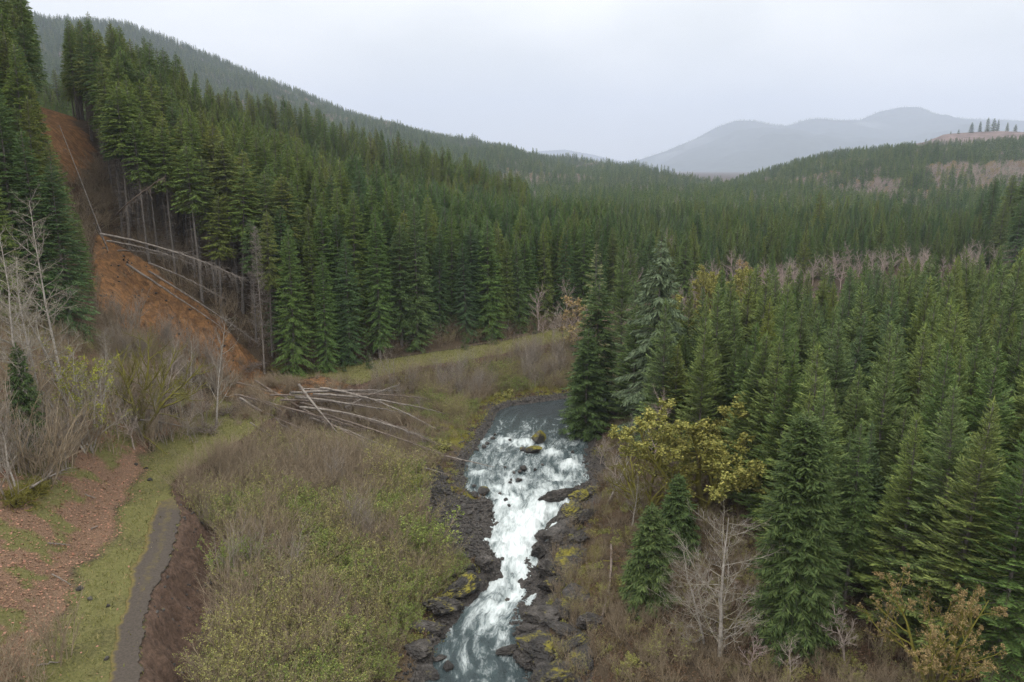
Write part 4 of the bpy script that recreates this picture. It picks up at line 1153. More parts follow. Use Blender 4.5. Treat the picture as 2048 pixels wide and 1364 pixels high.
bl(FUZZ[1], 1175, 745, 585, 'tan leafless tree beside the olive fir at the river bend', 1.0)
bl(FUZZ[2], 1345, 560, 432, 'grey leafless tree with white upper twigs rising above the firs', .8)
bl(FUZZ[0], 1208, 585, 452, 'pinkish leafless tree behind the olive fir', .7)
bl(FUZZ[0], 1265, 600, 470, 'pale pink leafless tree left of the hemlock top', .8)
bl(FUZZ[0], 1310, 940, 750, 'rust brown leafless shrub tree at the foot of the ragged hemlock', 1.0)
bl(ALDER[0], 1215, 1010, 860, 'thin grey leafless tree leaning over the rapids', 1.4, tilt=(0, -.3))
bl(ALDER[1], 1250, 930, 800, 'pale leafless tree under the hemlock boughs', 1.3)
bl(FUZZ[2], 1690, 1330, 1170, 'low grey leafless tree between the spruce and the budding maple', 1.3)
bl(FUZZ[2], 1580, 1362, 1260, 'small grey leafless tree with bent twigs at the spruce foot', 1.3)
fir_at(CEDAR, 1352, 1120, 950, 'dark bushy cedar between the ochre maple and the white bare tree', 1.3, name='cedar_tree', clear=2)
for u, v, vt, kx, lab in [(1235, 1000, 880, FUZZ[2], 'grey twiggy tree leaning on the rock bank upstream of the maple'), (1262, 1060, 930, ALDER[3], 'thin bare tree under the mossy limbs'), (1330, 1010, 860, FUZZ[0], 'reddish bare tree behind the mossy limbed maple'), (1200, 930, 850, FUZZ[2], 'grey bare shrub tree at the water under the leaning fir'),
                          (1760, 1300, 1160, ALDER[2], 'bare thin tree in the shade between spruce and budding maple'), (1640, 1290, 1180, FUZZ[2], 'twiggy grey tree at the dark foot of the fir wall'), (1500, 1350, 1250, FUZZ[0], 'small reddish bare tree below the white barked tree'), (1330, 1330, 1240, SH['bud'][0], 'olive budding shrub beside the mossy outcrops')]:
    bl(kx, u, v, vt, lab, 1.3, parts=SPN if kx is SH['bud'][0] else BP)
bl(SH['brown'][0], 1300, 1362, 1330, 'low brown brush on the rock bank beside the river', 1.4, 'bare_shrub', 'shrub', parts=SPN)
# trail side
bl(TALL[0], 18, 870, 415, 'tall pale alder with white trunk nearest the lower slope edge', 1.0)
bl(TALL[1], 125, 770, 400, 'tall grey alder with wide flat twigs before the dark firs', 1.05)
bl(TALL[0], 55, 900, 575, 'thin alder with a white trunk and few upper twigs', .55)
bl(TALL[2], 92, 840, 470, 'grey leafless alder with fine spreading twigs beside the broken alder', 1.2)
bl(ALDER[2], 150, 850, 560, 'leafless alder standing behind the yellow-leaved tree', 1.3)
PROTO['leafy'] = bl(LEAFY[0], 180, 905, 668, 'many stemmed tree with bright yellow-green new leaves at the slide foot', 1.0, 'leafing_tree')
bl(TALL[2], 208, 840, 640, 'grey stemmed bare tree against the lower left of the orange slide', .8)
bl(MAPLE[3], 285, 862, 612, 'old leaning maple with mossy trunk and bare rounded crown in front of the slide', .95, 'maple_tree', tilt=(0, .06))
bl(FUZZ[2], 330, 840, 640, 'grey twigged bare tree just right of the mossy maple', 1.0)
bl(ALDER[3], 385, 835, 655, 'slight bare tree in front of the orange soil', 1.1)
bl(ALDER[2], 432, 858, 628, 'slender pale birch-like tree alone before the orange slide', .8)
bl(ALDER[0], 245, 850, 640, 'whitish slim bare tree in front of the slide behind the mossy maple', .7)
for i, (u, v, vt) in enumerate([(20, 1010, 820), (75, 960, 770), (130, 930, 760), (10, 940, 700), (215, 900, 790), (30, 880, 640), (260, 850, 740), (350, 880, 790), (300, 900, 800), (405, 850, 770)]):
    bl(SH['sapling'][i % 2] if i % 3 == 0 else SH['bare'][i % 3], u, v, vt, 'grey leafless shrub crowding the slope under the alders', 1.15, 'bare_shrub', 'shrub', 'grey shrubs under the alders', SPN)
PROTO['shrub110'] = bl(SH['bare'][1], 112, 1322, 1150, 'many stemmed bare shrub alone on the leaf covered slope', .8, 'bare_shrub', 'shrub', parts=SPN)
for i, (u, v, vt) in enumerate([(12, 1345, 1230), (45, 1362, 1245), (70, 1385, 1290), (10, 1400, 1300)]):
    bl(SH['bare'][i % 3], u, v, vt, 'grey bare shrub in the clump at the lower slope corner', 1.3, 'bare_shrub', 'shrub', 'grey shrub clump on the lower slope', SPN)
for i in range(90):
    u = rg.uniform(-10, 420); v = rg.uniform(790, 900) + (40 if u < 150 else 0) + max(0, 60-u*.25)
    p = hit(u, v)
    if p[1] > 150 or ((np.array([q[:2] for q in PLACED])-p[None, :2])**2).sum(1).min() < .8: continue
    kx = [ALDER[i % 4], ALDER[(i+1) % 4], FUZZ[2], SH['sapling'][i % 2], SH['bare'][i % 3]][i % 5]
    h_ = rg.uniform(4.5, 9.5)*(1.0 if u < 330 else .75); sc = h_/kx[0]
    tree('bare_tree', kx[1], p, rg.uniform(0, 6.28), (sc*1.25, sc*1.25, sc), 'grey leafless tree in the tangle below the dark firs and the slide', 'tree', 'leafless tangle below the slide', (rg.normal(0, .06), rg.normal(0, .06)), BP if i % 5 < 3 else SPN)
    PLACED.append((p[0], p[1], 1))
TG = [o for o in bpy.data.objects if o.get('group') == 'leafless tangle below the slide']; done = set()
for t, u, v in [('old leaning mossy maple', 285, 862), ('yellow-leaved tree', 180, 905), ('small dull dark fir', 58, 905), ('slender pale tree before the slide', 432, 858), ('bare tree right of the mossy maple', 330, 840), ('tall pale alder', 18, 870)]:
    p = hit(u, v)
    for k, o in enumerate(sorted((o for o in TG if o.name not in done), key=lambda o: math.hypot(o.location.x-p[0], o.location.y-p[1]))[:12]):
        o['label'] = 'grey leafless tangle tree %s to the %s' % (ORD[k], t); done.add(o.name)
# in the thicket between path and river
PR_ = {}
PR_['sap0'] = bl(SH['sapling'][0], 462, 1182, 1020, 'cluster of thin pale saplings beside the eroded bank', 1.0, 'sapling', 'tree', parts=SPN)
PR_['sap1'] = bl(SH['sapling'][1], 505, 1165, 1010, 'second cluster of thin pale saplings, towards the river', 1.0, 'sapling', 'tree', parts=SPN)
PR_['g0'] = bl(SH['green'][0], 790, 1062, 985, 'bright yellow-green shrub by the stony bar, upper one', 1.4, 'green_shrub', 'shrub', parts=SPN)
PR_['g1'] = bl(SH['green'][1], 862, 1110, 1010, 'bright yellow-green shrub by the stony bar, nearest to the stones', 1.5, 'green_shrub', 'shrub', parts=SPN)
PR_['b0'] = bl(SH['bud'][0], 470, 1330, 1225, 'rounded budding shrub at the foot of the eroded bank', 1.2, 'green_shrub', 'shrub', parts=SPN)
PR_['b1'] = bl(SH['bud'][1], 645, 1290, 1200, 'budding shrub in the middle of the thicket', 1.2, 'green_shrub', 'shrub', parts=SPN)
PR_['b2'] = bl(SH['bud'][2], 720, 1180, 1090, 'budding shrub halfway between path and rapids', 1.2, 'green_shrub', 'shrub', parts=SPN)
PR_['a0'] = bl(SH['bare'][0], 560, 1020, 930, 'grey-brown bare shrub below the fallen trunks', 1.2, 'bare_shrub', 'shrub', parts=SPN)
PR_['a1'] = bl(SH['bare'][1], 660, 1000, 915, 'bare shrub below the fan of fallen trunks', 1.2, 'bare_shrub', 'shrub', parts=SPN)
PR_['a2'] = bl(SH['bare'][2], 480, 960, 880, 'brown bare shrub next to the broken path edge', 1.2, 'bare_shrub', 'shrub', parts=SPN)
PR_['br0'] = bl(SH['brown'][0], 1235, 1180, 1150, 'brown bramble brush on the bank below the ochre maple', 1.4, 'bare_shrub', 'shrub', parts=SPN)
PR_['br1'] = bl(SH['brown'][1], 1340, 1270, 1235, 'brown bramble brush left of the white bare tree', 1.4, 'bare_shrub', 'shrub', parts=SPN)
PR_['l0'] = bl(SH['low'][0], 880, 900, 872, 'low mossy green shrub on the far river bank', 1.4, 'green_shrub', 'shrub', parts=SPN)
PR_['l1'] = bl(SH['low'][1], 1010, 790, 772, 'low green shrub at the far water edge', 1.4, 'green_shrub', 'shrub', parts=SPN)
bl(LEAFY[0], 832, 1010, 942, 'small pale yellow shrub at the top of the stony bar', .7, 'leafing_tree')

# thicket mass
X, Y = jgrid(-52, 40, 46, 215, 1.12)
F = fields(X, Y)
n_a = fbm(X*.17, Y*.17, seed=71); n_b = fbm(X*.22, Y*.22, seed=72)
bar_ = soft(X, Y, BAR, .6)
ok = (F['dl'] < np.where(Y > 96, -.9, -2.2)) & (F['side'] > 0) & (F['dr'] > 1.6) & (bar_ < .3)
ok &= ~((-F['dl'] < 5.2) & (Y < 92)) & (rg.random(len(X)) < .93)
X, Y, n_a, n_b = X[ok], Y[ok], n_a[ok], n_b[ok]; dr_, dl_ = F['dr'][ok], F['dl'][ok]
fa = dr_/(dr_-dl_)
g_ = n_a + .30*(.5-fa) + .10*sstep(112, 76, Y) + rg.normal(0, .085, len(X))
kinds = np.where(g_ > .69, 6, np.where(g_ > .51, 3, 0))
kinds = np.where(kinds == 6, 6 + rg.integers(0, 2, len(X)), kinds + rg.integers(0, 3, len(X)))
kinds = np.where(((n_b > .68) & (rg.random(len(X)) < .5) | ((Y > 138) & (rg.random(len(X)) < .26))) & (kinds < 3), 8 + rg.integers(0, 2, len(X)), kinds)
kinds = np.where((dr_ < 3.2) | (rg.random(len(X)) < .16), 10 + rg.integers(0, 4, len(X)), kinds)
sc_ = rg.uniform(.6, 1.65, len(X))*np.clip(.55+dr_*.06, .6, 1.1)*np.where(Y > 128, .85, 1)
sc_ = np.where((kinds >= 8) & (kinds < 10), sc_*np.where(Y > 132, .95, .8), sc_)
pl = [PR_[k] for k in ('a0', 'a1', 'a2', 'b0', 'b1', 'b2', 'g0', 'g1', 'sap0', 'sap1', 'br0', 'br1', 'l0', 'l1')]
PZ = [hit(u, v) for u, v in [(470, 770), (560, 770), (700, 765), (830, 790), (920, 860), (940, 930), (800, 940), (660, 900), (540, 860), (450, 820)]]
sc_ = sc_*(1-.55*soft(X, Y, PZ, 1.5))
scatter('thicket', np.stack([X, Y, H(X, Y)-.05], -1), pl, kinds, np.stack([sc_*1.2, sc_*1.2, sc_], -1), rg.uniform(0, 6.28, len(X)))
# brush on the opposite bank
X, Y = jgrid(0, 75, 46, 175, 1.05)
F = fields(X, Y); de, se, _ = pdist(X, Y, EDGE)
ok = (F['side'] < 0) & (F['dr'] > 3.2) & ((se > 0) | (de < 5)) & (rg.random(len(X)) < .8)
X, Y = X[ok], Y[ok]
k_ = np.where(rg.random(len(X)) < .25, rg.choice([3, 4, 12, 13], len(X)), np.where(rg.random(len(X)) < .36, rg.integers(0, 3, len(X)), 10+rg.integers(0, 2, len(X))))
sc_ = rg.uniform(.5, 1.3, len(X))*np.where(k_ < 6, .72, 1.1)
scatter('bank_brush', np.stack([X, Y, H(X, Y)-.05], -1), pl, k_, sc_, rg.uniform(0, 6.28, len(X)))
# understorey of the slope and around the trail bend
X, Y = jgrid(-78, 30, 60, 225, 1.7)
F = fields(X, Y); dt_ = F['dt']
ok = (((dt_ > 1.0) & (dt_ < 9) & (Y > 158)) | ((dt_ > 6) & (Y < 150) & (Y > 88)) | ((dt_ > 10) & (Y <= 88) & (rg.random(len(X)) < .25)))
ok &= soft(X, Y, SLIDE_LOW, 1.5) < (.25 + .3*(rg.random(len(X)) < .1))
X, Y = X[ok], Y[ok]
k_ = np.where(rg.random(len(X)) < .62, rg.integers(0, 3, len(X)), np.where(rg.random(len(X)) < .5, 10+rg.integers(0, 2, len(X)), 3+rg.integers(0, 3, len(X))))
sc_ = rg.uniform(.6, 1.5, len(X))*np.where(Y < 95, .5, 1.0)
scatter('undergrowth', np.stack([X, Y, H(X, Y)-.05], -1), pl, k_, sc_, rg.uniform(0, 6.28, len(X)))
# torn brush and clods on the slide, twigs packed into the pile of trunks
def in_poly_pts(P, k):
    P = np.array([p[:2] for p in P]); X = rg.uniform(P[:, 0].min(), P[:, 0].max(), k*6); Y = rg.uniform(P[:, 1].min(), P[:, 1].max(), k*6)
    m_ = inpoly(X, Y, P); return X[m_][:k], Y[m_][:k]
X, Y = in_poly_pts(SLIDE_LOW, 170)
low_ = fbm(X*.2, Y*.2, seed=91)
m_ = (low_ > .48) | (H(X, Y) < 15); X, Y = X[m_], Y[m_]
X2, Y2 = jgrid(-108, -48, 148, 205, 1.9); F2 = fields(X2, Y2)
m2 = (F2['dt'] > 3) & (F2['dt'] < 62) & (soft(X2, Y2, SLIDE_LOW, 1.) < .4) & (soft(X2, Y2, SLIDE_TOP, 1.) < .4) & (rg.random(len(X2)) < .75)
X2, Y2 = X2[m2], Y2[m2]
scatter('dead_undergrowth', np.stack([X2, Y2, H(X2, Y2)-.05], -1), pl, rg.choice([10, 11, 2, 1, 10, 0], len(X2)), rg.uniform(.8, 2.0, len(X2)), rg.uniform(0, 6.28, len(X2)), rg.normal(0, .35, (len(X2), 2)))
X4, Y4 = in_poly_pts([hit(u, v) for u, v in [(195, 640), (270, 650), (400, 720), (480, 770), (430, 800), (330, 770), (200, 720)]], 95)
scatter('slide_brush', np.stack([X4, Y4, H(X4, Y4)-.05], -1), pl, rg.choice([0, 1, 2, 8, 9], len(X4)), rg.uniform(.7, 1.5, len(X4)), rg.uniform(0, 6.28, len(X4)), rg.normal(0, .12, (len(X4), 2)))
scatter('slide_debris', np.stack([X, Y, H(X, Y)-.05], -1), pl, rg.choice([10, 11, 2, 10], len(X)), rg.uniform(.35, .95, len(X)), rg.uniform(0, 6.28, len(X)), rg.normal(0, .5, (len(X), 2)))
PB = [hit(u, v) for u, v in [(440, 800), (520, 770), (640, 775), (790, 790), (850, 850), (720, 870), (600, 870), (480, 850)]]
X, Y = in_poly_pts(PB, 420)
scatter('broken_twigs', np.stack([X, Y, H(X, Y)+rg.uniform(0, .6, len(X))], -1), pl, rg.choice([10, 11, 1, 2], len(X)), rg.uniform(.5, 1.1, len(X))*.9, rg.uniform(0, 6.28, len(X)), rg.normal(0, .8, (len(X), 2)))
# leafless woods: far bend strip and hill patches
X, Y = jgrid(8, 250, 175, 335, 6.6)
F = fields(X, Y)
ok = (((F['dr'] > 0) & (F['dr'] < 15) & (Y > 190)) | ((F['dl'] > 0) & (F['dt'] < 6))) & (fbm(X*.03, Y*.03, seed=99) > .47) & (X < .66*Y+10) & (Y > 196)
X, Y = X[ok], Y[ok]
fz = [tree('bare_tree', FUZZ[i][1], (60+14*i, 243+6*i, ground(60+14*i, 243+6*i)), i*2., 1.15, ['pinkish leafless tree in the strip behind the plantation', 'tan budding tree in the strip behind the plantation', 'grey leafless tree in the strip behind the plantation'][i], 'tree', 'leafless strip behind the plantation', parts=BP)[1] for i in range(3)]
k = len(X); sc_ = rg.uniform(.85, 1.5, k)
X3, Y3 = jgrid(20, 420, 300, 1100, 26); m3 = (X3 < .64*Y3) & (fbm(X3*.015, Y3*.015, seed=98) > .5); X3, Y3 = X3[m3], Y3[m3]
X, Y = np.concatenate([X, X3]), np.concatenate([Y, Y3]); sc_ = np.concatenate([sc_, rg.uniform(1.1, 1.7, len(X3))]); k = len(X)
scatter('leafless_wood', np.stack([X, Y, H(X, Y)], -1), fz, rg.choice([0, 0, 2], k), sc_*.82, rg.uniform(0, 6.28, k))
for p in HB:
    k = len(p); sc_ = rg.uniform(.7, 1.15, k)
    scatter('leafless_hillside', p, fz, rg.choice([0, 0, 0, 0, 1, 2, 2, 2], k), np.stack([sc_*1.25, sc_*1.25, sc_], -1), rg.uniform(0, 6.28, k))

# ------------------------------------------------------------------ dead snag and fallen trunks
def snag(u, v, vtop):
    p, h_ = span(u, v, vtop); g = np.random.default_rng(9)
    z = np.linspace(-.5, h_, 16); V, q = tubes(np.stack([.12*np.sin(z*.2), .1*np.cos(z*.15)-.1, z], -1)[None], (.20*(1-.93*sat(z/h_)))[None], 7)
    tr = mk_mesh('trunk', V, q, mats=[M['dead']])
    nb = 260; zb = h_*(.22+.77*g.random(nb)**.85); f = (zb/h_-.2)/.8; az = g.uniform(0, 6.28, nb)
    ln = (3.1*(1-f)**.7*np.where(f < .2, .75, 1)+.2)*g.uniform(.55, 1.1, nb); t = np.linspace(0, 1, 7)
    hd = np.stack([np.cos(az), np.sin(az)], -1)
    zc = zb[:, None] + ln[:, None]*(-.62*np.sin(t*2.0)[None]*(1-f)[:, None] + .42*t[None]**2.5 + .35*f[:, None]*t[None])
    P = np.concatenate([hd[:, None]*(ln[:, None]*t)[..., None], zc[..., None]], -1)
    a = Acc(); V, q = tubes(P, (.052*(1-.75*t))[None]*np.ones((nb, 1)), 3); a.add(V, q, 0)
    # side twigs
    k = nb*4; bi = g.integers(0, nb, k); ti = g.integers(2, 6, k); p0 = P[bi, ti]; d = norm(P[bi, ti]-P[bi, ti-1]) + g.normal(0, .55, (k, 3)); l = g.uniform(.25, .8, k)
    s_ = np.linspace(0, 1, 3); P2 = p0[:, None] + norm(d)[:, None]*(l[:, None]*s_)[..., None]; P2[..., 2] -= .15*s_**2
    V, q = tubes(P2, .02*np.ones((k, 3)), 3); a.add(V, q, 0)
    tree('dead_tree', (tr, a.mesh('branches', [M['dead']])), p, .6, 1., 'grey dead conifer stripped of needles standing at the foot of the orange slide', 'dead tree', parts=('trunk', 'branches'))
snag(529, 748, 452)
def dead_pole(u, v, vtop, label, lean=(0, 0)):
    p, h_ = span(u, v, vtop); kx = FIR['slope'][0]
    g = np.random.default_rng(u)
    z = np.linspace(-.5, h_, 8); V, q = tubes(np.stack([z*lean[0], z*lean[1], z], -1)[None], (.15*(1-.7*sat(z/h_)))[None], 5); tr = mk_mesh('trunk', V, q, mats=[M['dead']])
    nb = 40; zb = h_*g.uniform(.1, 1, nb); az = g.uniform(0, 6.28, nb); ln = g.uniform(.5, 1.8, nb); t = np.linspace(0, 1, 4)
    P = np.concatenate([np.stack([np.cos(az), np.sin(az)], -1)[:, None]*(ln[:, None]*t)[..., None] + np.stack([zb*lean[0], zb*lean[1]], -1)[:, None], (zb[:, None]-.4*ln[:, None]*t**1.5)[..., None]], -1)
    V, q = tubes(P, .02*(1-.6*t)[None]*np.ones((nb, 1)), 3); b = mk_mesh('branches', V, q, mats=[M['dead']])
    tree('dead_tree', (tr, b), p, 0, 1., label, 'dead tree', parts=('trunk', 'branches'))
dead_pole(215, 500, 250, 'dead grey leaning pole at the right rim of the slide', (-.28, .0))
dead_pole(300, 470, 300, 'thin dead grey trunk among the tall firs above the fallen trunks', (.02, 0))
dead_pole(255, 455, 300, 'dead trunk leaning right above the slide rim', (.25, 0))
dead_pole(330, 470, 345, 'dead trunk crossing the tall fir trunks aslant', (.45, 0))
dead_pole(240, 450, 330, 'short dead trunk slanting steeply over the slide rim', (.5, 0))

def log(a, b, r0, sag, label, mat='dead', br=50, bl_=1.4, droop=.5, brush=0, w=(.25, 1.0), group=None, r1=.035):
    """a, b: (u, v, lift above ground). trunk lies between those two places"""
    def pt(u, v, lift):
        p = hit(u, v)
        q = p.copy(); F = fields(np.array([p[0]]), np.array([p[1]]))
        z = max(p[2], float(F['zw'][0])-.1 if F['dr'][0] < 0 else -9)
        t = (z + lift - CAM_H)/ray(u, v)[2] if lift else None
        return np.array([0, 0, CAM_H]) + ray(u, v)*t if t else np.array([p[0], p[1], z])
    if a[2] >= .7: a, b = (a[0], a[1], a[2]+.2), (b[0], b[1], b[2]+.3)
    r0 = r0*1.12 if br else r0; br = int(br*1.5); bl_ = bl_*1.15
    A, B_ = pt(*a), pt(*b); g = np.random.default_rng(int(a[0]*13+b[0]))
    t = np.linspace(0, 1, 18); P = A[None]*(1-t[:, None]) + B_[None]*t[:, None]
    Ln = np.linalg.norm(B_-A); P[:, 2] += sag*4*t*(1-t); sd_ = norm(np.cross(B_-A, [0, 0, 1])); P += sd_[None]*(g.normal(0, .012)*Ln*4*t*(1-t))[:, None]
    P[1:-1] += g.normal(0, .03, (16, 3))
    gz_ = H(P[:, 0], P[:, 1]); P[:, 2] = np.maximum(P[:, 2], gz_+.08)
    R_ = r0*(1-(1-r1/r0)*t**1.05); org = P[0].copy(); Q = P-org
    V, q = tubes(Q[None], R_[None], 8)
    # broken butt cap
    c = len(V); V = np.concatenate([V, Q[:1]-norm(Q[1:2]-Q[:1])*r0*.5]); cap = np.array([[c, i, (i+1) % 8, c] for i in range(8)])
    tr = mk_mesh('trunk', V, q, tris=cap[:, :3], mats=[M[mat]])
    parts = [tr]; names = ['trunk']
    if br:
        tt = g.uniform(w[0], w[1], br); i0 = np.clip((tt*17).astype(int), 0, 16); f = (tt*17-i0)[:, None]
        p0 = Q[i0]*(1-f)+Q[i0+1]*f; T = norm(Q[i0+1]-Q[i0]); rn = g.normal(0, 1, T.shape); d = norm(norm(rn - T*np.sum(rn*T, -1, keepdims=True)) + T*g.uniform(.3, 1.3, (br, 1)))
        l = bl_*g.uniform(.3, 1.1, br)*np.interp(tt, [0, .3, .8, 1], [.5, 1, .8, .35]); s_ = np.linspace(0, 1, 6)
        Pb = p0[:, None] + d[:, None]*(l[:, None]*s_)[..., None]; Pb[..., 2] -= droop*l[:, None]*s_**2
        a_ = Acc(); V, q = tubes(Pb, .024*(1-.7*s_)[None]*np.ones((br, 1)), 3); a_.add(V, q, 0)
        if brush:
            k = br*brush; bi = g.integers(0, br, k); ti = g.integers(1, 6, k); s3 = np.linspace(0, 1, 3); d2 = norm(g.normal(0, .8, (k, 3)) + d[bi]); l2 = g.uniform(.2, .7, k)
            P2 = Pb[bi, ti][:, None] + d2[:, None]*(l2[:, None]*s3)[..., None]; P2[..., 2] -= .3*l2[:, None]*s3**2
            V, q = tubes(P2, .013*np.ones((k, 3)), 3); a_.add(V, q, 0)
        parts.append(a_.mesh('branches', [M['dead' if mat == 'dead' else 'deadbrown']])); names.append('branches')
    tree('fallen_tree', parts, org, 0, 1., label, 'fallen tree', group, parts=names)
log((580, 786, 1.5), (800, 781, .9), .24, .2, 'straight grey fallen trunk lying nearly level across the top of the pile')
log((640, 776, 1.2), (872, 858, .9), .20, 1.2, 'long arched white fallen trunk curving down from the pile to the mossy bank', br=60)
log((626, 788, 1.3), (892, 828, .9), .20, .7, 'fallen trunk under the arched white one, pointing at the river pool', br=60)
log((590, 794, 1.1), (822, 829, .9), .22, .3, 'thick fallen trunk in the middle of the pile with stubs of branches', br=60, brush=2)
log((600, 814, 1.0), (828, 869, .9), .19, .9, 'curved grey fallen trunk in the lower half of the pile', br=50)
log((640, 826, 1.0), (915, 920, .8), .20, .3, 'long dark fallen trunk with brown brush at its far end', 'deadbrown', br=80, brush=4, w=(.5, 1))
log((620, 836, 1.0), (800, 908, .8), .17, .6, 'pale slim fallen trunk with white stubs ending at green shrubs', br=50)
log((597, 769, 2.6), (690, 882, .6), .23, .0, 'straight bleached trunk with a split butt lying across all the others', br=5, bl_=.5)
log((512, 762, 2.0), (842, 938, .6), .19, .2, 'very long dark trunk slanting from the slide foot through the thicket', 'deadbrown', br=70, brush=2)
log((480, 796, 1.4), (588, 864, .8), .20, .0, 'grey fallen trunk on the path side of the pile', br=30)
log((474, 765, 1.0), (610, 806, .8), .18, .2, 'dark fallen trunk half buried in orange soil', 'deadbrown', br=16)
log((560, 800, .9), (760, 812, .9), .18, .2, 'brown fallen trunk wedged under the level grey one', 'deadbrown', br=60, brush=3)
log((700, 790, .9), (860, 800, .9), .14, .4, 'thin fallen trunk with brown twigs high in the pile', 'deadbrown', br=70, brush=3)
log((540, 790, .9), (720, 800, .8), .16, .2, 'dark fallen trunk deep inside the pile', 'deadbrown', br=50, brush=3)
PILE = [('dark twiggy trunk buried across the base of the pile', (520, 800), (700, 850)), ('brown trunk under the bleached split one', (560, 812), (740, 862)), ('grey trunk near the top rear of the pile', (620, 780), (790, 800)),
        ('brown twiggy trunk pointing at the grassy trail', (690, 815), (800, 770)), ('slanting grey trunk at the lower left of the pile', (505, 815), (650, 880)), ('thin dark trunk with a brush of twigs at the pile centre', (600, 805), (770, 850)),
        ('rust coloured trunk with dead foliage at the right of the pile', (700, 830), (860, 880)), ('short stout trunk lying against the slide debris', (470, 790), (560, 820)), ('leaning dead stem with twigs on the river side of the pile', (760, 840), (880, 890)),
        ('long twiggy trunk along the upper edge of the pile', (600, 778), (760, 786)), ('broken brown stem in the thicket below the pile', (650, 870), (760, 930)), ('grey stem half hidden by shrubs below the pile', (590, 860), (690, 930))]
for i, (lab, a, b) in enumerate(PILE):
    log((*a, .7+.12*(i % 4)), (*b, .6+.1*(i % 3)), .13+.02*(i % 4), .15*(i % 4), lab, 'deadbrown' if i % 3 else 'dead', br=70, brush=3, bl_=1.5)
log((800, 922, .9), (900, 950, .6), .13, .1, 'white fallen pole at the top edge of the stony bar', br=10)
log((884, 911, .5), (990, 934, .35), .15, .0, 'pole with a reddish peeled tip reaching over the water', 'pinkdead' if 'pinkdead' in M else 'dead', br=14, bl_=.7)
log((742, 914, 1.0), (818, 946, .7), .10, .1, 'short thin white pole in the thicket below the pile', br=6)
log((500, 845, 1.0), (556, 882, .8), .10, .1, 'thin white stick leaning on shrubs beside the path', br=6)
log((200, 468, .6), (482, 556, 3.2), .23, 1.0, 'long fallen conifer on the slide rim with curtains of hanging dead twigs', br=130, bl_=2.7, droop=.8, brush=4, w=(.40, 1))
log((214, 482, .5), (385, 528, 2.0), .18, .6, 'fallen trunk lying close under the one with hanging twigs', br=50, bl_=1.6, droop=1.)
log((236, 501, .4), (335, 512, 1.8), .14, .3, 'short fallen trunk at the head of the orange slide', br=20)
log((253, 528, .4), (463, 668, .5), .22, .2, 'straight fallen trunk lying down the right edge of the orange slide', br=16, bl_=.8)
log((297, 542, .6), (528, 694, .6), .18, .4, 'fallen trunk behind the straight one, ending in brown twigs near the snag', br=80, bl_=1.2, brush=2, w=(.6, 1))
log((297, 526, .8), (446, 596, 1.8), .15, .4, 'thin fallen trunk hung up in the dark firs', br=40, bl_=1.4, droop=.8)
log((188, 446, 1.), (216, 496, .4), .13, 0, 'short white broken trunk at the slide rim beside the dark fir', br=0)
log((232, 432, .6), (332, 352, 1.0), .15, 0, 'dark toppled trunk caught among the tall firs', 'deadbrown', br=40, brush=2)
log((262, 838, .6), (402, 722+140, .4), .16, .3, 'pale fallen stem low in front of the slide among bare trees', br=16)
log((60, 1035-60, .7), (140, 935, .5), .14, .1, 'bleached tangled branch wood below the alders', br=26, bl_=2.2, droop=-.2)
log((283, 868, .2), (338, 912, .1), .16, 0, 'mossy log running down from the old maple to the path', 'mossbark', br=0)
for u, v, u2, v2, lab in [(170, 988, 190, 996, 'short white stick on the pink leaf litter'), (182, 1058, 196, 1052, 'pale stick lying in leaves near the path'), (96, 1086, 140, 1090, 'grey stick lying level on the leaf litter'), (104, 1148, 142, 1170, 'bleached stick pointing at the asphalt'), (72, 1330, 126, 1324, 'grey branch lying by the many stemmed bare shrub')]:
    log((u, v, .08), (u2, v2, .08), .07, 0, lab, br=0, r1=.04)
log((1222, 1090, .3), (1205, 1232, .2), .17, 0, 'curved brown log lying on the brushy bank across the river', 'deadbrown', br=0, r1=.12)
log((1206, 1122, .5), (1262, 1124, .5), .06, 0, 'thin mossy pole crossing the curved brown log', 'mossbark', br=0)
# up-torn root tangle where the slide met the path
for i, (u, v, lab) in enumerate([(560, 745, 'mossy torn tangle of branches pointing up beside the grassy trail'), (500, 740, 'dark torn brush below the dead snag'), (455, 830, 'grey heap of torn branches on the path'), (420, 865, 'brown brush heap at the broken path edge'), (500, 815, 'grey twig heap under the fallen trunks')]):
    p = hit(u, v); b = woody(None, 990+i, [dict(n=14, t0=.05, t1=.9, ang=50, len=.8, r=.05, trop=0, wig=.2, npts=6), dict(n=7, t0=.1, t1=1, ang=45, len=.6, r=.02, trop=-.05, wig=.2, npts=5), dict(n=3, t0=.1, t1=1, ang=45, len=.6, r=.011, trop=-.05, wig=.2, npts=4)],
                                        (('mossbark',)*3 if i == 0 else ('deadbrown', 'deadbrown', 'twig')), trunks=5, Ht=3.2, r0=.10, spread=1.6)
    tree('brush_heap', b[:2], p, i, (1.25, 1.25, .8), lab, 'brush', parts=('stems', 'branches'))

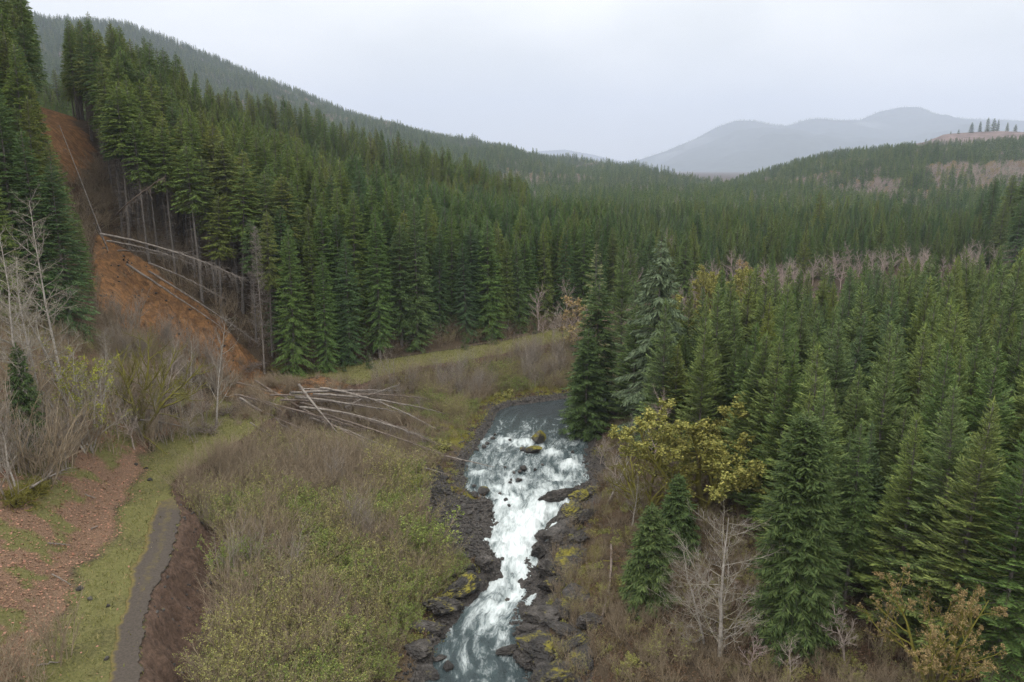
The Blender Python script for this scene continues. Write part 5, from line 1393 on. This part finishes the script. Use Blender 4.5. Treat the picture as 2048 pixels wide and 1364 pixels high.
# ------------------------------------------------------------------ rocks
BO = [rock_mesh('boulder', 1100+i, 3, 12, .30, (1, g_, .72)) for i, g_ in enumerate([.8, 1.0, .7, .9, 1.1, .75, .85, .95])]
OC = [rock_mesh('rock_outcrop', 1200+i, 5, 30, .50, (1, g_, .8), 2.1) for i, g_ in enumerate([.7, .9, .6, .8, .75, 1.0])]
def boulder(u, v, size, label, group=None, moss=-.15, mesh=None, sink=.25, sc_=(1, 1, 1), rz=None, name='boulder', lift=0., z=None):
    p = hit(u, v)
    F = fields(np.array([p[0]]), np.array([p[1]]))
    if F['dr'][0] < 0: zz = float(F['zw'][0]); p = at_z(u, v, zz)
    if z is not None: p = at_z(u, v, z)
    size *= 1.0 if mesh is None else 1.22; sink = sink if mesh is None else sink-.08
    ms = mesh or BO[int(u*7+v) % len(BO)]
    o = link(name, ms, None, (p[0], p[1], p[2]+size*sc_[2]*(.5-sink)+lift), (rg.normal(0, .12), rg.normal(0, .12), (u*1.7+v*.9) % 6.28 if rz is None else rz), [size*k for k in sc_])
    tag(o, label, 'rock', group); o['moss'] = moss
    return o
G1 = 'loose stones in the rapids'
boulder(1078, 884, 1.45, 'squat block of rock capped with yellow moss in the middle of the river', moss=.30, sc_=(1.0, 1., 1.15), lift=.45)
boulder(1066, 903, 1.75, 'low mossy slab at the foot of the moss capped block', moss=.20, sc_=(1.15, .8, .6))
boulder(1045, 899, 1.0, 'dark low rock to the left of the mossy slab in the water', moss=.08, sc_=(1.3, .8, .5))
boulder(1112, 1000, 1.9, 'large brown wedge shaped boulder splitting the rapids', moss=-.05, mesh=OC[2], sc_=(1.5, .75, .85), rz=.45, sink=.3)
boulder(968, 985, .95, 'rounded mossy boulder at the upper edge of the stony bar', moss=.06)
boulder(950, 992, .75, 'dark boulder just left of the rounded mossy one', moss=-.1)
boulder(1046, 938, .70, 'dark stone breaking the water in the middle of the upper rapids')
for u, v, s_ in [(1040, 944, .45), (1028, 946, .35), (985, 878, .55), (968, 895, .6), (975, 888, .45), (955, 900, .4), (1038, 962, .6), (1020, 966, .35), (1012, 1000, .35), (1018, 1012, .35), (1022, 960, .3), (1070, 940, .35), (935, 1000, .5), (948, 973, .35), (990, 870, .4), (1010, 935, .35), (1085, 930, .3), (1005, 1118, .3), (1020, 880, .3), (1145, 905, .45), (930, 960, .4), (1000, 988, .3),
                 (885, 1275, .45), (868, 1270, .4), (880, 1268, .35)]:
    boulder(u, v, s_, 'small dark wet stone showing above the white water', G1)
boulder(897, 1336, .75, 'brown topped rock in the calm water near the bottom of the rapids', moss=.02)
boulder(880, 1318, .8, 'flat reddish rock at the water edge below the left ledge', moss=-.1, sc_=(1.2, .8, .5))
# ledges: trail side
boulder(968, 1136, 1.55, 'blocky dark ledge jutting into the rapids from the trail side', mesh=OC[0], moss=-.04, sc_=(1.15, 1., .95))
boulder(938, 1150, 1.1, 'dark rock behind the blocky ledge', mesh=OC[1], moss=-.02)
boulder(922, 1188, 2.2, 'long moss edged rock ledge sloping into the water', mesh=OC[3], moss=.09, sc_=(1.45, .9, .72), rz=.7)
boulder(888, 1222, 2.2, 'mossy rock shelf lower down beside the long ledge', mesh=OC[4], moss=.12, sc_=(1.4, .9, .6), rz=.8)
boulder(852, 1262, 1.7, 'dark rock at the lower end of the mossy shelf', mesh=OC[2], moss=.04, sc_=(1.2, .9, .6))
boulder(840, 1308, 1.6, 'broken rock bank at the lowest water edge under the thicket', mesh=OC[5], moss=0, sc_=(1.2, 1.0, .6))
boulder(855, 1350, 1.2, 'low rock nearest the camera on the thicket side', mesh=OC[1], moss=-.02, sc_=(1.2, .9, .6))
boulder(905, 1152, 1.0, 'small rock between the ledge and the thicket', moss=.0)
# ledges: opposite bank
boulder(1162, 1000, 1.5, 'yellow mossed rock at the top of the opposite bank', mesh=OC[1], moss=.30, sc_=(.9, 1.1, .9))
boulder(1140, 1035, 2.0, 'mossy shoulder of rock below the yellow one', mesh=OC[0], moss=.14, sc_=(1.1, 1.2, .7), rz=.9)
boulder(1125, 1075, 2.3, 'smooth dark rock slope descending to the white water', mesh=OC[5], moss=-.04, sc_=(.9, 1.5, .65), rz=-.5)
boulder(1078, 1112, 1.25, 'upright dark rock at the narrowest part of the rapids', mesh=OC[4], moss=-.06, sc_=(.9, .9, 1.0))
boulder(1096, 1150, 1.8, 'mossy rock wall below the narrowest part of the rapids', mesh=OC[3], moss=.08, sc_=(1., 1.1, .9))
boulder(1110, 1180, 1.7, 'jagged rock right of the mossy wall', mesh=OC[2], moss=.06, sc_=(1.1, 1., .8))
boulder(1140, 1120, 2.0, 'moss spotted outcrop set back above the white water', mesh=OC[1], moss=.10, sc_=(1.2, 1.2, .55))
boulder(1050, 1232, 1.1, 'dark rock point beside the lower pool', mesh=OC[0], moss=-.02, sc_=(1.1, 1., .85))
boulder(1085, 1240, 1.9, 'broad cracked rock behind the dark point', mesh=OC[4], moss=.03, sc_=(1.2, 1.1, .6))
boulder(1016, 1305, 1.15, 'low flat rock tongue lying out in the lower pool', mesh=OC[3], moss=-.05, sc_=(1.4, .8, .5), rz=.3)
boulder(1078, 1305, 2.3, 'large mossy outcrop above the lower pool', mesh=OC[5], moss=.10, sc_=(1.2, 1.1, .6))
boulder(1130, 1270, 2.0, 'rounded outcrop with dead leaves behind the large mossy one', mesh=OC[2], moss=.05, sc_=(1.3, 1.1, .5))
boulder(1110, 1362, 2.2, 'mossy rock nearest the camera on the opposite bank', mesh=OC[1], moss=.10, sc_=(1.2, 1.1, .6))
boulder(1165, 1325, 1.7, 'brown rock hump under low brush on the opposite bank', mesh=OC[0], moss=.04, sc_=(1.3, 1.1, .45))
for u, v, sz, m_, mo, lab in [(1185, 985, 1.3, 3, .2, 'mossy rock under twigs at the head of the opposite bank'), (1165, 1045, 1.9, 2, .06, 'brown rock face behind the mossy shoulder'), (1158, 1090, 1.9, 0, .02, 'dark slab above the smooth rock slope'), (1135, 1150, 1.5, 3, .10, 'moss cushioned rock between outcrop and wall'),
                              (1150, 1200, 1.7, 5, .03, 'dark rock lump set back from the mossy wall'), (1125, 1225, 1.5, 1, .06, 'fractured rock between the jagged one and the broad cracked one'), (1060, 1270, 1.3, 2, -.02, 'dark low rock at the edge of the lower pool'), (1150, 1300, 1.6, 4, .06, 'grey rock among dead leaves on the opposite bank'),
                              (1050, 1330, 1.5, 0, .0, 'dark rock step standing in the lower pool'), (1180, 1250, 1.5, 3, .04, 'half buried rock in brown brush on the opposite bank'), (1085, 1075, 1.2, 3, -.05, 'wet rock rib at the brink of the white chute')]:
    boulder(u, v, sz, lab, mesh=OC[m_], moss=mo, sc_=(1.2, 1.05, .8), sink=.32)
for i, (u, v, k) in enumerate([(45, 1010, 1.3), (70, 990, 1.0)]):
    ms = woody(None, 1010+i, [dict(n=16, t0=.05, t1=.9, ang=60, len=.8, r=.06, trop=-.06, wig=.25, npts=6), dict(n=8, t0=.1, t1=1, ang=45, len=.6, r=.025, trop=-.12, wig=.2, npts=5), dict(n=4, t0=.1, t1=1, ang=45, len=.6, r=.016, trop=-.1, wig=.2, npts=4)], ('mossbark',)*3, trunks=6, Ht=2.6, r0=.14, spread=1.2)
    tree('brush_heap', ms[:2], hit(u, v), i, k, ['dark mossy mound of roots and branches on the leaf covered slope', 'smaller mossy root mound just above the dark mossy one'][i], 'brush', parts=('stems', 'branches'))
boulder(216, 1216, .28, 'small dark stone between the asphalt and the shrub', moss=-.2)
boulder(214, 1324, .30, 'flat grey stone at the asphalt edge', moss=-.2)
boulder(300, 962, .4, 'dark stone by the grassy bend of the path', moss=-.2)
boulder(292, 940, .5, 'yellow mossed stone beside the grassy bend', moss=.3)
boulder(272, 934, .35, 'small yellow mossed stone under the slope', moss=.3)
boulder(160, 1185, .4, 'dark stone half sunk in leaf litter', moss=-.1)
boulder(180, 1200, .3, 'little dark stone in leaf litter next to a larger one', moss=-.1)
# stony bar: individual stones, then the small ones as a mass
bx = np.array([p[:2] for p in BAR]); x0, y0 = bx.min(0); x1, y1 = bx.max(0)
n_st = 0
G2 = 'stones of the dark bar beside the rapids'
occ = []
while n_st < 150:
    px, py = rg.uniform(x0, x1), rg.uniform(y0, y1)
    if not inpoly(np.array([px]), np.array([py]), BAR)[0]: continue
    s_ = .22 + .42*rg.random()**2.2
    if any((px-a)**2+(py-b)**2 < (.62*(s_+c))**2 for a, b, c in occ): continue
    occ.append((px, py, s_))
    o = link('boulder', BO[n_st % 8], None, (px, py, ground(px, py)+s_*.22), (rg.normal(0, .2), rg.normal(0, .2), rg.uniform(0, 6.28)), (s_*rg.uniform(.9, 1.3), s_, s_*rg.uniform(.8, 1.1)))
    tag(o, 'dark rounded stone lying on the stony bar beside the rapids', 'rock', G2); o['moss'] = -.12
    n_st += 1
X, Y = jgrid(-26, 26, 48, 172, .42)
F = fields(X, Y)
ok = (F['dl'] < 0) & (F['dr'] > -.8) & ((F['dr'] < 1.6+rg.random(len(X))*1.4) | (soft(X, Y, BAR, .5) > .5)) & (rg.random(len(X)) < .8)
X, Y = X[ok], Y[ok]; s_ = .10+.20*rg.random(len(X))**2
stone_src = [bpy.data.objects['boulder.%03d' % i] for i in (20, 21, 22, 23)]
scatter('cobbles', np.stack([X, Y, H(X, Y)+.04], -1), [[o] for o in stone_src], rg.integers(0, 4, len(X)), s_, rg.uniform(0, 6.28, len(X)))

X, Y = jgrid(-48, -20, 48, 100, .55); F = fields(X, Y)
m_ = (F['dl'] < -.3) & (F['dl'] > -5.5) & (fbm(X*.5, Y*.5, seed=97) > .50) & (rg.random(len(X)) < .35)
X, Y = X[m_], Y[m_]
scatter('bank_clods', np.stack([X, Y, H(X, Y)+.03], -1), [[o] for o in stone_src] + [pl[10]], rg.choice([0, 1, 2, 3, 4, 4], len(X)), .10+.28*rg.random(len(X))**2, rg.uniform(0, 6.28, len(X)))
X, Y = in_poly_pts(SLIDE_LOW, 520)
scatter('slide_clods', np.stack([X, Y, H(X, Y)+.02], -1), [[o] for o in stone_src], rg.integers(0, 4, len(X)), .07+.26*rg.random(len(X))**3, rg.uniform(0, 6.28, len(X)))
# ------------------------------------------------------------------ leaves and grass close enough to read as texture
def flat_bits(name, X, Y, mats, ln, wd, lift, upright):
    k = len(X); z = H(X, Y) + lift
    d = rg.normal(0, 1, (k, 3)); d[:, 2] = (1.6 if upright else rg.normal(0, .35, k))
    l = ln*rg.uniform(.6, 1.4, k); V, Q = blades(np.stack([X, Y, z], -1), d, rg.normal(0, 1, (k, 3)) if upright else np.cross(d, np.stack([rg.normal(0, .3, k), rg.normal(0, .3, k), np.ones(k)], -1)), l, l*wd, np.zeros(k))
    o = link(name, mk_mesh(name, V, Q, mats=mats, qmat=rg.integers(0, len(mats), k), smooth=False)); tag(o, kind='stuff')
M['litter'] = needles('fallen_leaf', [(.33, .19, .12), (.26, .14, .085), (.38, .25, .17), (.20, .11, .07)])
M['grassa'] = needles('grass_blade', [(.15, .155, .04), (.19, .18, .055), (.12, .14, .035)])
M['grassb'] = needles('dry_grass_blade', [(.27, .24, .10), (.23, .20, .08)])
def cover_at(X, Y, arr):
    i = np.clip(np.searchsorted(GX, X)-1, 0, len(GX)-2); j = np.clip(np.searchsorted(GY, Y)-1, 0, len(GY)-2); return arr[i, j]
X = rg.uniform(-66, -24, 60000); Y = rg.uniform(50, 150, 60000)
m_ = rg.random(len(X)) < cover_at(X, Y, litter)*.9*(1-.6*cover_at(X, Y, grass)) + .02*(cover_at(X, Y, dl) > 0)
m_ &= cover_at(X, Y, dl) > .2
flat_bits('leaf_litter', X[m_], Y[m_], [M['litter']], .26, .75, .03, False)
X = rg.uniform(-66, 26, 190000); Y = rg.uniform(50, 200, 190000)
on_path = (cover_at(X, Y, dl) > -.3) & (cover_at(X, Y, dl) < 3.1) & (Y < 93)
m_ = (rg.random(len(X)) < cover_at(X, Y, grass)*.8) & (~on_path | (rg.random(len(X)) < .10))
flat_bits('grass', X[m_], Y[m_], [M['grassa'], M['grassa'], M['grassb']], .34, .22, 0., True)

# ------------------------------------------------------------------ the air
def haze():
    m = bpy.data.materials.new('haze'); m.use_nodes = True; n = m.node_tree; n.nodes.clear()
    o = n.nodes.new('ShaderNodeOutputMaterial'); v = n.nodes.new('ShaderNodeVolumePrincipled')
    v.inputs['Density'].default_value = .00009; v.inputs['Density Attribute'].default_value = ''
    v.inputs['Color'].default_value = (.73, .80, .985, 1); v.inputs['Anisotropy'].default_value = 0.0
    n.links.new(v.outputs[0], o.inputs['Volume'])
    try: m.cycles.homogeneous_volume = True; m.cycles.volume_sampling = 'DISTANCE'
    except Exception: pass
    x0, x1, y0, y1, z0, z1 = -14000, 14000, -2500, 24000, -12, 2000
    V = np.array([(x, y, z) for x in (x0, x1) for y in (y0, y1) for z in (z0, z1)])
    Q = [(0, 1, 3, 2), (4, 6, 7, 5), (0, 4, 5, 1), (2, 3, 7, 6), (0, 2, 6, 4), (1, 5, 7, 3)]
    tag(link('haze', mk_mesh('haze', V, Q, mats=[m], smooth=False)), kind='stuff')
haze()

def mist():
    m = bpy.data.materials.new('mist'); m.use_nodes = True; n = m.node_tree; n.nodes.clear()
    o = n.nodes.new('ShaderNodeOutputMaterial'); v = n.nodes.new('ShaderNodeVolumePrincipled')
    v.inputs['Density'].default_value = .00032; v.inputs['Density Attribute'].default_value = ''; v.inputs['Color'].default_value = (.97, .98, 1, 1)
    n.links.new(v.outputs[0], o.inputs['Volume'])
    try: m.cycles.homogeneous_volume = True; m.cycles.volume_sampling = 'DISTANCE'
    except Exception: pass
    bm = bmesh.new(); bmesh.ops.create_icosphere(bm, subdivisions=4, radius=1); V0 = np.array([q.co[:] for q in bm.verts]); T0 = np.array([[q.index for q in f.verts] for f in bm.faces]); bm.free()
    for i, (u, v_, t, a, b, c) in enumerate([(1705, 246, 14000, 560, 500, 190), (1735, 252, 13900, 450, 500, 290), (1670, 262, 13800, 720, 500, 150), (1425, 272, 13900, 560, 500, 200), (1385, 292, 13800, 650, 500, 140), (1465, 262, 13950, 450, 450, 120), (1560, 275, 13800, 720, 500, 100), (1890, 250, 13800, 850, 500, 120)]):
        p = at_t(u, v_+24, t); W_ = V0*(1+.5*(fbm(V0[:, 0]*1.6+i*7, V0[:, 1]*1.6, V0[:, 2]*1.6, oct=3, seed=600+i)-.5))[:, None]*np.array([a, b, c])
        tag(link('mist', mk_mesh('mist', W_, tris=T0, mats=[m]), loc=p), kind='stuff')
mist()
